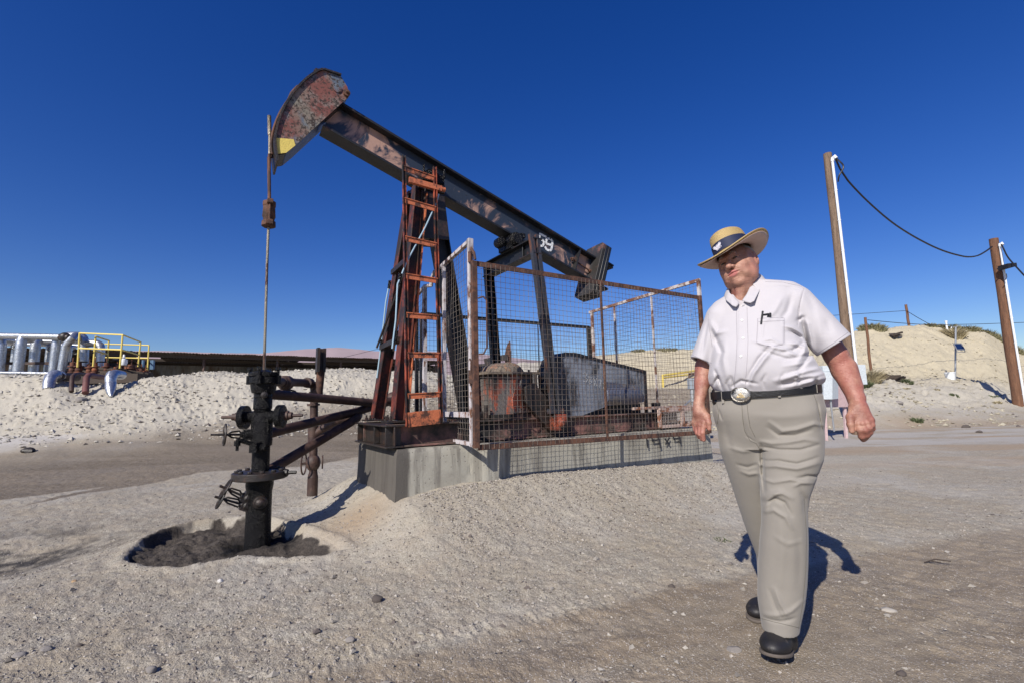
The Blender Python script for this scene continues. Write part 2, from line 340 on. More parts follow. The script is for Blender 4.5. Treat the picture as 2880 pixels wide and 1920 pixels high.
def ground(x,y,full=True):
    x=np.asarray(x,float); y=np.asarray(y,float)
    z=base_h(x,y)
    u,v=uv(x,y)
    # spoil ramp banked against the concrete pad
    du=np.maximum(np.maximum(1.15-u,u-5.3),0); dv=np.maximum(np.maximum(-.9-v,v-.56),0); dd=np.hypot(du*1.25,dv)
    hh=np.interp(u,[.6,1.1,1.7,2.3,3.6,5.0,6.2],[.26,.31,.34,.37,.325,.27,.12])-np.interp(y,[4,12],[0,.08])*0
    ramp=hh*np.exp(-(dd/.75)**2)+.03*np.exp(-(dd/1.6)**2)
    ramp*=np.where(u<1.15,np.exp(-(du/.5)**2)*.85+.15,1)
    und=np.exp(-((u-1.12)/.22)**2-((v-.55)/.22)**2); ramp-=.03*und
    z=z+ramp
    # shallow raised apron round the well, sloping to the left road
    r=np.hypot(x+2.3,(y-4.2)); z=z+.05*np.exp(-(r/1.8)**2)
    yl=line_Y([(-600,1500),(0,1435),(300,1365),(560,1330),(870,1310),(1000,1290)],x); 
    # left hollow (dark side slope)
    hx=atZ(90,1560,0); z=z-.16*np.exp(-(((x-hx[0]+.25)/1.0)**2+((y-hx[1]-.1)/.75)**2))+.06*np.exp(-(((x-hx[0]-.75)/.6)**2+((y-hx[1]-.3)/.6)**2))
    sd=poly_sd(x,y,PITC)
    wob=fbm(x*3,y*3,3,5)*.014
    steep=sst((x+2.2)*-.6+(y-4.1)*.8,-.25,.15); inpit=1-sst(sd+wob,-.24+.19*steep,.035)
    fl=-.035+fbm(x*4,y*4,5,11,.6)*.06+.035*np.abs(fbm(x*2+y*1.5,y*16-x*9,3,12))
    z=z*(1-inpit)+fl*inpit
    z+=.02*np.exp(-((sd-.05)/.05)**2)*(sd>0)
    near=1-sst(y,6,12)
    z+=fbm(x*.9,y*.9,4,3)*.03*near*(1-inpit)*(1-np.exp(-(((x-1.2)/.9)**2+((y-2.4)/.9)**2)**2))
    rough=sst(z,.25,.9)*sst(y,9,13)
    z+=rough*(fbm(x*.6,y*.6,3,21)*.14+fbm(x*3.5,y*3.5,5,31,.62)*.035)*np.where(x<1,1.,.8)
    rr_=sst(x/np.maximum(y,1),.1,.3)*rough; z+=rr_*(fbm(x*1.1+y*.7,y*3.5-x*2.5,4,37,.6)*.10-.10*np.maximum(0,.12-np.abs(fbm(x*.55,y*.4,3,39)))*4)
    if full:
        tr=(y-(line_Y([(-300,2300),(700,1930),(1000,1850),(1440,1762),(2000,1642),(2500,1548),(2880,1480),(3400,1400)],x)+.02)); z+=.010*np.exp(-(tr/.10)**4)*np.maximum(0,np.sin((x*.9+y*.5)*75+np.sign(tr)*1.5))**2*(x<.9)*(x>-.9)*sst(fbm(x*2.3,y*2.3,2,44),-.3,.1); mf=1-np.exp(-(((x-1.2)/.55)**2+((y-2.4)/.6)**2)**2); z+=(fbm(x*12,y*12,4,41,.65)*.014)*(1-sst(y,8,14))*(.25+.75*mf)
        z+=rough*np.maximum(fbm(x*9,y*9,3,51,.6)-.22,0)*.16*np.where(x<1,1,1.)
    return z
def gz(x,y): return float(ground(np.array([x]),np.array([y]),False)[0])
# angular x radial grid around the camera, one sheet to the horizon
def ring_grid():
    th=np.concatenate([np.linspace(-180,-58,36,endpoint=False),np.linspace(-58,58,1240),np.linspace(58,180,37)[1:]])
    th=np.radians(th)
    rr=np.concatenate([np.geomspace(.35,1.6,30,endpoint=False),np.geomspace(1.6,9,520,endpoint=False),np.geomspace(9,45,380,endpoint=False),np.geomspace(45,7000,60)])
    T,R=np.meshgrid(th,rr,indexing='ij'); X=R*np.sin(T); Y=R*np.cos(T); return X,Y
def np_mesh(name,V,Fq,mat,attrs=None,smooth=True):
    me=bpy.data.meshes.new(name); k=Fq.shape[1]
    me.vertices.add(len(V)); me.vertices.foreach_set('co',V.astype(np.float32).ravel())
    me.loops.add(Fq.size); me.loops.foreach_set('vertex_index',Fq.astype(np.int32).ravel())
    me.polygons.add(len(Fq)); me.polygons.foreach_set('loop_start',np.arange(0,Fq.size,k,dtype=np.int32)); me.polygons.foreach_set('loop_total',np.full(len(Fq),k,np.int32))
    me.polygons.foreach_set('use_smooth',np.full(len(Fq),smooth,bool))
    if attrs:
        for nm,a in attrs.items():
            at_=me.attributes.new(nm,'FLOAT','POINT'); at_.data.foreach_set('value',a.astype(np.float32).ravel())
    me.update(calc_edges=True); me.validate()
    if mat: me.materials.append(mat)
    return link(bpy.data.objects.new(name,me))
def m_ground():
    s=M_('gravel_and_dirt'); P=s.tc.outputs['Object']
    nb=s.noise(.7,6,.6); nm=s.noise(6,7,.65); nf=s.noise(70,5,.7)
    vc=s.vor(105,'Color'); vd=s.vor(105,'Distance'); vc2=s.vor(260,'Color'); vd2=s.vor(260,'Distance'); v3=s.vor(24,'Distance')
    def sep(c): n=s.n('ShaderNodeSeparateColor'); s.l(c,n.inputs[0]); return n.outputs[0]
    g=s.mix(sep(vc),(.17,.148,.112),(.48,.44,.365)); g2=s.mix(sep(vc2),(.185,.162,.124),(.49,.45,.375)); g=s.mix(.45,g,g2)
    g=s.mix(s.ramp(nm,.4,.62),g,s.mix(.45,g,(.33,.27,.205)))
    g=s.mix(s.math('MULTIPLY',s.ramp(nb,.48,.66),.6),g,s.mix(vc2,(.35,.33,.295),(.52,.495,.445))); nc=s.noise(1.6,7,.6,s.stretch((1.3,.9,1))); g=s.mix(s.math('MULTIPLY',s.ramp(nc,.50,.64),.55),g,s.mix(vc2,(.22,.18,.125),(.42,.36,.27)))
    dirt=s.mix(nf,(.15,.12,.086),(.285,.232,.17)); dirt=s.mix(s.ramp(nm,.45,.65),dirt,(.29,.235,.17)); dirt=s.mix(s.ramp(nb,.52,.72),dirt,(.19,.165,.14)); fb_,_=s.attr('brown'); dirt=s.mix(fb_,dirt,s.mix(nm,(.085,.067,.047),(.17,.135,.095))); dirt=s.mix(s.ramp(sep(vc2),.93,.96),dirt,(.5,.47,.44))
    cream=s.mix(nm,(.38,.35,.285),(.50,.465,.395)); cream=s.mix(s.ramp(nf,.55,.7),cream,(.30,.27,.215)); 
    tan=s.mix(nm,(.30,.22,.145),(.38,.30,.215))
    oil=s.mix(s.ramp(nm,.3,.7),(.035,.03,.026),(.125,.105,.088)); oil=s.mix(s.ramp(nf,.45,.6),oil,s.mix(.5,oil,(.01,.009,.009))); ft2,_=s.attr('tar'); oil=s.mix(ft2,oil,(.008,.007,.007))
    fd,_=s.attr('dirt'); fc,_=s.attr('cream'); fo,_=s.attr('oil'); ft,_=s.attr('tan'); fk,_=s.attr('dark'); fp,_=s.attr('pale')
    fw,_=s.attr('warm'); cream=s.mix(s.math('MULTIPLY',fw,.8),cream,s.mix(nm,(.42,.36,.24),(.54,.48,.34))); cream=s.mix(s.math('MULTIPLY',s.ramp(s.noise(2.3,9,.75),.60,.66),.5),cream,(.22,.19,.14)); c=s.mix(fc,g,cream); c=s.mix(ft,c,tan); c=s.mix(fd,c,dirt); c=s.mix(fp,c,s.mix(nf,(.36,.34,.32),(.50,.48,.46)))
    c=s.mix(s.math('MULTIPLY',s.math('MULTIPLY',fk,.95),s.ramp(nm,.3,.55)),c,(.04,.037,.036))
    c=s.mix(s.ramp(s.math('ADD',fo,s.math('MULTIPLY',s.math('SUBTRACT',nm,.5),.7)),.35,.6),c,oil)
    h=s.math('SUBTRACT',1.,vd); b=s.bump(h,.006,.5); b=s.bump(s.math('SUBTRACT',1.,vd2),.004,.6,b); b=s.bump(nf,.006,.5,b)
    return s.fin(c,.92,0.,b,.25)
GM=m_ground()
X,Y=ring_grid(); nt_,nr_=X.shape
Z=ground(X,Y)
u,v=uv(X,Y)
sd=poly_sd(X,Y,PITC)
a_oil=(1-sst(sd+fbm(X*4,Y*4,4,8)*.10,-.06,.05))*(1-.35*sst(X,-1.7,-1.35)); a_oil=np.maximum(a_oil,1-sst(np.hypot(X-L(.03,0,0)[0],Y-L(.03,0,0)[1])+fbm(X*9,Y*9,3,18)*.08,.13,.24))
a_oil=np.maximum(a_oil,.55*np.exp(-(np.hypot(u-.95,v-.1)/.22)**2)*0)
yr=line_Y([(-600,1500),(0,1435),(300,1365),(560,1330),(870,1310),(1000,1290),(1100,1280)],X)
yr2=line_Y([(-600,1330),(0,1305),(600,1262),(1040,1228),(1300,1215)],X)
wn=fbm(X*.5,Y*.5,4,61)
left=1-sst(X,-1.5,-.2)
lr=sst(Y+wn*.3,yr-.12,yr+.12)*(1-sst(Y+wn*.5,yr2-1.2,yr2+.3))*left
dark_road=lr*(1-.35*sst(Y,yr2-4,yr2-1))
fb=line_Y([(-300,2300),(700,1930),(1000,1850),(1440,1762),(2000,1642),(2500,1548),(2880,1480),(3400,1400)],X)
near_dirt=1-sst(Y+wn*.12+fbm(X*2,Y*2,3,66)*.06,fb-.10,fb+.05)
near_dirt*=sst(Y,-3,0)*.9+.1
p0_=atZ(1440,1762,0)[:2]; p1_=atZ(2880,1480,0)[:2]; e_=(p1_-p0_)/np.linalg.norm(p1_-p0_); sA=(X-p0_[0])*e_[0]+(Y-p0_[1])*e_[1]; tA=-(X-p0_[0])*e_[1]+(Y-p0_[1])*e_[0]
trk=fbm(tA*5+.3*fbm(X,Y,2,84),sA*.35,4,83)
a_dirt=np.maximum(dark_road*.95,near_dirt*np.clip(.86+.45*trk,.3,1))
Z=Z+near_dirt*trk*.012*(1-sst(Y,5,8))*(1-np.exp(-(((X-1.2)/.55)**2+((Y-2.4)/.6)**2)**2))
band=fbm(X*.10+3,Y*1.3,4,71); right=sst(X/np.maximum(Y,.1),.12,.3)
a_tan=right*(.6+.6*fbm(X*1.2,Y*1.5,3,73))*sst(Y,6,9)*(1-sst(Y,14,16))*sst(band,-.2,.15)*1.0
yfar=sst(Y,16,20)*(1-sst(Y,29,32))*sst(X/np.maximum(Y,1),-.02,.1)*(1-sst(X/np.maximum(Y,1),.5,.56))
a_dirt=np.maximum(a_dirt,yfar*.75)
a_cream=np.maximum(sst(Z,.3,.8)*sst(Y,9,12),sst(Y,29,32))*(1-yfar)
a_cream=np.maximum(a_cream,.35*np.exp(-(np.maximum(np.hypot(np.maximum(1.15-u,0),np.maximum(v-.62,0)),0)/.6)**2)*(Y<9))
tanw=np.exp(-((u-.75)/.3)**2-((v-.35)/.4)**2); a_tan=np.maximum(a_tan,tanw*.9)
mid=(1-sst(np.abs(Y-yr2-1.0),.3,1.3))*left*.8
a_pale=np.maximum(mid*(a_cream<.6),right*sst(Y,9,11)*(1-sst(Y,15,17))*sst(-band+.5*fbm(X*1.5,Y*3,3,74),.0,.45)*.55)
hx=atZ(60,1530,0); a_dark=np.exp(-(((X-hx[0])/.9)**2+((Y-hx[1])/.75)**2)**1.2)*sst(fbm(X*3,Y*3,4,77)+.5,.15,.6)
V=np.stack([X,Y,Z],-1).reshape(-1,3); idx=np.arange(nt_*nr_).reshape(nt_,nr_)
Fq=np.stack([idx[:-1,:-1],idx[1:,:-1],idx[1:,1:],idx[:-1,1:]],-1).reshape(-1,4)[:, ::-1]
g=np_mesh('ground',V,Fq,GM,dict(brown=lr*(.75+.5*fbm(X*.3,Y*2.2,3,82)),tar=1-sst(np.hypot(X-L(.03,0,0)[0],Y-L(.03,0,0)[1])+fbm(X*9,Y*9,3,18)*.12,.16,.42),warm=sst(Y,18.5,21.5)*sst(X/np.maximum(Y,1),.05,.25),oil=a_oil,dirt=a_dirt,cream=a_cream,tan=a_tan,pale=a_pale,dark=a_dark)); tag(g,kind='structure')
MBc=MB().lathe((0,0,gz(0,0)-.02),(0,0,1),[(0,.4),(.02,.37)],24)
hm=plain('ground_patch',(.22,.19,.16),.9); tag(obj('ground',MBc,hm,loc=(0,0,gz(0,0)-.02)),kind='structure')
# loose gravel: nobody could count it
def gravel(name,n,reg,s0,s1,mat,seed):
    rg=np.random.default_rng(seed); xs,ys=reg(rg,n); zs=ground(xs,ys)
    ph=[(1,1,1),(-1,1,-1),(1,-1,-1),(-1,-1,1)]
    base=np.array([[1,0,0],[-1,0,0],[0,1,0],[0,-1,0],[0,0,1],[0,0,-1]],float)
    fc=np.array([[4,0,2],[4,2,1],[4,1,3],[4,3,0],[5,2,0],[5,1,2],[5,3,1],[5,0,3]])
    sz=s0+(s1-s0)*rg.random(len(xs))**(4.5 if s1>.05 else 3.0)
    a=rg.random(len(xs))*6.283; ca,sa=np.cos(a),np.sin(a)
    B=base[None]*(1+.35*(rg.random((len(xs),6,1))-.5)); B=B*np.stack([np.ones(len(xs)),.55+.4*rg.random(len(xs)),.35+.4*rg.random(len(xs))],-1)[:,None,:]
    B=B+ (rg.random((len(xs),6,3))-.5)*.45
    x=B[...,0]*ca[:,None]-B[...,1]*sa[:,None]; y=B[...,0]*sa[:,None]+B[...,1]*ca[:,None]
    Vv=np.stack([x,y,B[...,2]],-1)*sz[:,None,None]+np.stack([xs,ys,zs+sz*.15],-1)[:,None,:]
    Ff=(fc[None]+6*np.arange(len(xs))[:,None,None]).reshape(-1,3)
    tone=np.repeat(rg.random(len(xs)),6)
    o=np_mesh(name,Vv.reshape(-1,3),Ff,mat,dict(tone=tone),smooth=False); return o
def m_peb(name,a,b):
    s=M_(name); f,_=s.attr('tone'); n=s.noise(40,4); c=s.mix(s.ramp(f,.0,1.),a,b); c=s.mix(s.ramp(f,.86,.9),c,(.11,.09,.08)); return s.fin(c,.9,0.,s.bump(n,.003,.5))
PEB=m_peb('pebble_stone',(.15,.13,.11),(.46,.42,.37))
def reg_near(rg,n):
    r=1.7*np.exp(rg.random(n)*math.log(9/1.7)); t=np.radians(-50+100*rg.random(n)); x=r*np.sin(t); y=r*np.cos(t)
    fbv=line_Y([(-300,2300),(700,1930),(1000,1850),(1440,1762),(2000,1642),(2500,1548),(2880,1480),(3400,1400)],x)
    dens=np.where(y<fbv,.12,1.)*np.where(poly_sd(x,y,PITC)<.03,0.,1.)*(.45+.75*(fbm(x*1.1,y*1.1,3,91)+.4))
    uu,vv=uv(x,y); dens*=np.where((uu>.95)&(uu<5.25)&(vv>-.9)&(vv<.64),0,1); dens*=np.where(y>line_Y([(-600,1500),(0,1435),(300,1365),(560,1330),(870,1310),(1000,1290)],x)-.1,np.where(x<-1.2,.1,1),1)
    k=rg.random(n)<dens; return x[k],y[k]
tag(gravel('gravel',80000,reg_near,.0025,.0115,PEB,3),'loose grey and tan gravel strewn over the foreground','gravel',kind='stuff')
def reg_mound(rg,n):
    x=-17+36*rg.random(n); y=10.5+8*rg.random(n)+ (x+17)*.12; z=ground(x,y); k=(z>.35)&(z<2.7)&(x/y<.0)&(rg.random(n)<.25+.9*np.clip(fbm(x*.6,y*.6,3,95)+.2,0,1)); return x[k],y[k]
CLOD=m_peb('mound_clod',(.36,.33,.28),(.48,.45,.39))
tag(gravel('gravel',52000,reg_mound,.010,.085,CLOD,5),'pale earth clods covering the face of the spoil mound','gravel',kind='stuff')
def reg_hill(rg,n):
    t=.28+1.0*rg.random(n); y=13.5+17*rg.random(n); x=t*y; z=ground(x,y); k=(z>.1)&(rg.random(n)<.15+1.2*np.clip(fbm(x*.5,y*.5,3,97)+.1,0,1)); return x[k],y[k]
tag(gravel('gravel',24000,reg_hill,.012,.09,m_peb('hill_clod',(.26,.23,.17),(.46,.42,.32)),6),'scattered stones and clods over the right hill and slope','gravel',kind='stuff')
def reg_stone(rg,n):
    r=1.7*np.exp(rg.random(n)*math.log(7/1.7)); t=np.radians(-50+100*rg.random(n)); x=r*np.sin(t); y=r*np.cos(t); uu,vv=uv(x,y); k=(poly_sd(x,y,PITC)>.05)&~((uu>.95)&(uu<5.25)&(vv>-.9)&(vv<.64))&(np.hypot(x-1.2,y-2.3)>.35); return x[k],y[k]
tag(gravel('gravel',900,reg_stone,.008,.026,m_peb('loose_stone',(.16,.14,.12),(.42,.39,.34)),8),'larger loose stones sprinkled over the foreground gravel','gravel',kind='stuff')
def reg_ramp(rg,n):
    uu=1.2+4.4*rg.random(n); vv=.63+1.1*rg.random(n)**1.6; p=W0[None]+D[None]*uu[:,None]+N[None]*vv[:,None]; return p[:,0],p[:,1]
tag(gravel('gravel',16000,reg_ramp,.004,.014,PEB,9),'coarse gravel banked against the long face of the concrete pad','gravel',kind='stuff')
# ================================================================== PUMP STATION
ZT=.745                                                     # top of the concrete pad
# concrete pad
def pad():
    vf=.55; vl=.62
    outl=[(1.04,-.72),(1.04,vf),(1.74,vf),(1.86,vl),(5.2,vl),(5.2,-1.4),(2.2,-1.4),(2.0,-.72)]
    vs=[];fs=[]; nv=0
    # subdivided side walls for irregular edges and a stain attribute
    seg=[]
    for i in range(len(outl)):
        a=np.array(outl[i]);b=np.array(outl[(i+1)%len(outl)]);m=max(2,int(np.linalg.norm(b-a)/.05))
        for k in range(m): seg.append(a+(b-a)*k/m)
    seg=np.array(seg); m=len(seg); cen=np.array([3.0,-.2])
    zs=np.concatenate([np.linspace(-.1,.70,20),[.722,.737]]); st=[]; V=[]
    for j,z in enumerate(zs):
        for i,(a,b) in enumerate(seg):
            n1=float(fbm(np.array([a*3+b*2]),np.array([z*4+b]),3,13)[0]); sh=(.006*n1)
            if z>.71: sh-= .012*(z-.70)/.037+.012*max(0,n1)
            low=z<.36+.03*n1 and a<1.8
            d=nrm((np.array([a,b])-cen)); d=np.array([-1 if a<1.06 else 0, 1 if b>.45 else 0])
            batter=(.70-min(z,.70))*.06
            V.append(L(a+d[0]*(sh+batter),b+d[1]*(sh+batter),z if z>0 else z)); 
            st.append(1.0 if a<1.1 else (.55 if a<1.16 else .10)*(.5+z) if b>0 else .3)
    F=[]
    for j in range(len(zs)-1):
        for i in range(m): F.append((j*m+i,j*m+(i+1)%m,(j+1)*m+(i+1)%m,(j+1)*m+i))
    top=(len(zs)-1)*m
    bm=bmesh.new(); 
    o=mesh_obj('concrete_pad',V,F+[tuple(top+i for i in range(m))],CONC,None,loc=L(1.1,0,.3),smooth=30)
    a=o.data.attributes.new('stain','FLOAT','POINT'); a.data.foreach_set('value',np.array(st,np.float32))
    tag(o,'oil stained concrete pad carrying the pumping unit and its mesh fence','concrete pad')
    mk=MB()
    glyph=[[(0,1),(.05,0)],[(.30,1),(.34,.52),(.62,.55)],[(.66,1.0),(.76,-.15)],[(1.05,.6),(1.3,.05)],[(1.3,.65),(1.08,.1)],[(1.55,.85),(1.58,.5),(1.85,.52)],[(1.88,.95),(1.95,.1)]]
    for st_ in glyph: stroke(mk,[L(0,vl+.036,0)+D*(u_)+UP*z_ for u_,z_ in [( 3.99+p[0]*.30,.565+p[1]*.13) for p in st_]],.022,N,.003)
    obj('spray_marking',mk,BLACKMK,o)
    return o
def stroke(mb,pts,wd,n,th=.002):
    pts=[np.array(p,float) for p in pts]; n=nrm(n)
    for a,b in zip(pts[:-1],pts[1:]):
        d=nrm(b-a); s=nrm(np.cross(d,n)); a2=a-d*wd*.3; b2=b+d*wd*.3
        mb.prism([a2-s*wd/2,b2-s*wd/2,b2+s*wd/2,a2+s*wd/2],n*th)
pad_o=pad()
# ---- pumping unit
PJ=thing('pumpjack','rusty pumping unit with tilted black walking beam numbered 59 over the concrete pad','oil pumpjack',L(1.4,0,ZT))
def LL(p,v): q=UZ(p); return L(q[0],v,q[2])
# skid
def skid():
    m=MB()
    for s in (1,-1): m.ibeam(L(1.0,s*.40,.85),L(4.85,s*.40,.85),.205,.13,.016,.012)
    for u_ in (1.55,2.02,2.7,3.5,4.7): m.ibeam(L(u_,-.39,.85),L(u_,.39,.85),.17,.1,.012,.01)
    o=obj('skid',m,REDP,PJ,bevel=.003); o['label']='faded red steel skid'
    m=MB(); m.bar(L(1.0,0,ZT+.005),L(4.85,0,ZT+.005),.9,.008); 
    e=MB(); e.ibeam(L(1.03,-.55,.85),L(1.03,.52,.85),.2,.16,.016,.014); e.bar(L(.96,.47,.85),L(1.1,.47,.85),.012,.17); 
    for v_ in (-.5,.1): e.bar(L(.965,v_,.85),L(1.02,v_,.85),.012,.165)
    obj('end_beam',e,OILM,PJ,bevel=.003)
skid()
# samson post
def samson():
    topF=[L(1.41,s*.11,3.40) for s in (-1,1)]
    for s,t in zip((-1,1),topF):
        b=L(1.12,s*.33,.985); m=MB(); m.ibeam(b,t,.115,.125,.012,.01,up=-D*1+UP*.15)
        o=obj('front_leg',m,RED,PJ,bevel=.003)
        k=MB(); k.bar(b+D*-.13-UP*.01,b+D*.13-UP*.01,.2,.016)
        for a in (-.09,.09):
            for c in (-.07,.07): k.lathe(b+D*a+N*c-UP*.005,UP,[(0,.017),(.02,.017),(.021,.010),(.045,.010)],6)
        obj('foot_plate',k,OILM,PJ)
    # orange edges of the near leg
    m=MB(); m.bar(L(1.185,.375,.99),L(1.465,.155,3.3),.012,.10,N); obj('leg_edge',m,ORANGE,PJ)
    m=MB(); m.ibeam(L(2.02,0,.99),L(1.60,0,3.35),.17,.16,.014,.012,up=D); obj('rear_leg',m,BLACKR,PJ,bevel=.003)
    m=MB(); m.bar(L(1.85,-.2,.97),L(2.2,-.2,.97),.02,.03); m.bar(L(1.88,0,.965),L(2.2,0,.965),.34,.02); obj('foot_plate',m,OILM,PJ)
    # cross braces between front legs
    m=MB()
    for z_ in (1.72,2.52,):
        t=(z_-.985)/2.47; u_=1.12+.29*t; w_=.33-.22*t; m.bar(L(u_-.06,-w_-.02,z_),L(u_-.06,w_+.02,z_+.02),.05,.05)
    m.tube([L(1.10,-.3,1.72),L(1.26,.22,2.54)],.012,6); obj('cross_brace',m,OILM,PJ)
    # saddle head / top plate
    m=MB(); m.bar(L(1.40,0,3.40),L(1.68,0,3.40),.34,.10); m.bar(L(1.42,0,3.27),L(1.66,0,3.27),.26,.2)
    m.prism([L(1.42,.15,3.35),L(1.68,.15,3.35),L(1.74,.15,2.85),L(1.4,.15,2.82)],-N*.014)
    m.prism([L(1.42,-.15,3.35),L(1.68,-.15,3.35),L(1.74,-.15,2.85),L(1.4,-.15,2.82)],N*.014)
    obj('post_head',m,OILM,PJ,bevel=.004)
    m=MB(); m.lathe(L(1.53,-.2,3.52),N,[(0,.05),(.04,.075),(.1,.08),(.30,.08),(.36,.075),(.40,.05),(.44,.045)],16)
    m.box(L(1.54,.13,3.485),(.24,.14,.09),(D,N,UP)); m.tube([L(1.43,.2,3.5),L(1.43,.2,3.6)],.012,6); m.tube([L(1.66,.2,3.5),L(1.66,.2,3.6)],.012,6); obj('saddle_bearing',m,OIL,PJ)
samson()
# beam
bT0,bT1=UZ(onv(977,296,.1)),UZ(onv(1687,728,.1)); bB0,bB1=UZ(onv(889,378,-.1)),UZ(onv(1623,792,-.1))
sl_=((bT1[2]-bT0[2])/(bT1[0]-bT0[0])+(bB1[2]-bB0[2])/(bB1[0]-bB0[0]))/2
def ztop(u_): return bT0[2]+sl_*(u_-bT0[0])
def zbot(u_): return bB0[2]+sl_*(u_-bB0[0])
BD=nrm(D+UP*sl_); BN=nrm(UP-D*sl_); bh=(ztop(2)-zbot(2))*math.cos(math.atan(sl_))
def BP(s,v_,h): # along the beam, sideways, across; s measured along from u=0.55
    u0=.5; c=(ztop(u0)+zbot(u0))/2; return L(u0,0,c)+BD*s+N*v_+BN*h
BL=(4.09-.5)/BD.dot(D)
m=MB(); m.bar(BP(0,0,bh/2-.012),BP(BL,0,bh/2-.012),.20,.024,BN); m.bar(BP(0,0,-bh/2+.012),BP(BL,0,-bh/2+.012),.20,.024,BN); BEAM=obj('walking_beam',m,BLACKR,PJ,bevel=.003)
m=MB(); m.bar(BP(0.01,0,0),BP(BL-.01,0,0),.014,bh-.05,BN); obj('beam_web',m,WEB,BEAM)
m=MB()
for s_ in (3.22,): m.prism([BP(s_,.009,-bh/2+.026),BP(s_,.095,-bh/2+.026),BP(s_,.095,bh/2-.026),BP(s_,.009,bh/2-.026)],BD*.014)
m.prism([BP(1.22,.009,-bh/2+.026),BP(1.22,.09,-bh/2+.026),BP(1.22,.09,bh/2-.026),BP(1.22,.009,bh/2-.026)],BD*.006) if False else None
obj('stiffener',m,BLACKR,BEAM)
m=MB(); s_=3.20; m.tube([BP(s_-.06,.05,-.01),BP(3.50,.05,-.03)],.011,8); m.lathe(BP(s_-.04,.05,-.01),BD,[(0,.025),(.025,.025)],6); m.lathe(BP(3.46,.05,-.03),BD,[(0,.02),(.03,.02)],6); obj('tie_rod',m,RUST,BEAM)
# stencilled 59 on the web
def on_web(px,py): return LL(onv(px,py,.0085),.0085)
def webst(m,pts,w_): stroke(m,[on_web(a,b) for a,b in pts],w_,N,.003)
m=MB(); k=640; q=lambda x,y:(1380+x/7.13,640+y/7.13)
for st_ in ([(985,130),(1105,190)],[(978,172),(968,228)],[(995,240),(1045,258),(1068,300)],[(1062,330),(1042,368),(998,374)],[(1116,262),(1130,232),(1172,230)],[(1112,288),(1122,328),(1156,340)],[(1210,246),(1240,285),(1236,335)],[(1184,348),(1226,352)],[(1232,362),(1216,440),(1196,462)],[(1166,460),(1135,452)],[(1116,436),(1094,396)]): webst(m,[q(*p) for p in st_],.027)
obj('stencil_number',m,WHITEM,BEAM)
# tail weights
def wts():
    s0=3.49
    for i in range(3):
        m=MB(); a=s0+i*.052
        pl=[(-.17,-.52),(.20,-.52),(.20,-.30),(.20,.44),(.12,.50),(-.22,.50),(-.22,-.46)]
        hh=[(-.18,-.34),(-.15,-.38),(.16,-.38),(.185,-.34),(.185,.36),(.15,.385),(-.15,.37),(-.18,.33)]
        m.prism([BP(a,p[0]-.0,p[1]*.98+.0) for p in hh],BD*.046)
        o=obj('tail_weight',m,BLACKP if i else paint('tail_weight_face',(.03,.03,.035),(.17,.08,.065),.40,7,.6,dk=.6),PJ,bevel=.006)
    m=MB(); m.bar(BP(s0+.16,0,bh/2+.012),BP(s0+.30,0,bh/2+.012),.23,.02,BN); m.bar(BP(s0+.16,0,-bh/2-.012),BP(s0+.28,0,-bh/2-.012),.23,.02,BN); m.bar(BP(s0+.16,.0,0),BP(s0+.24,.0,0),.14,bh-.03,BN); obj('tail_clamp',m,BLACKP,PJ)
wts()
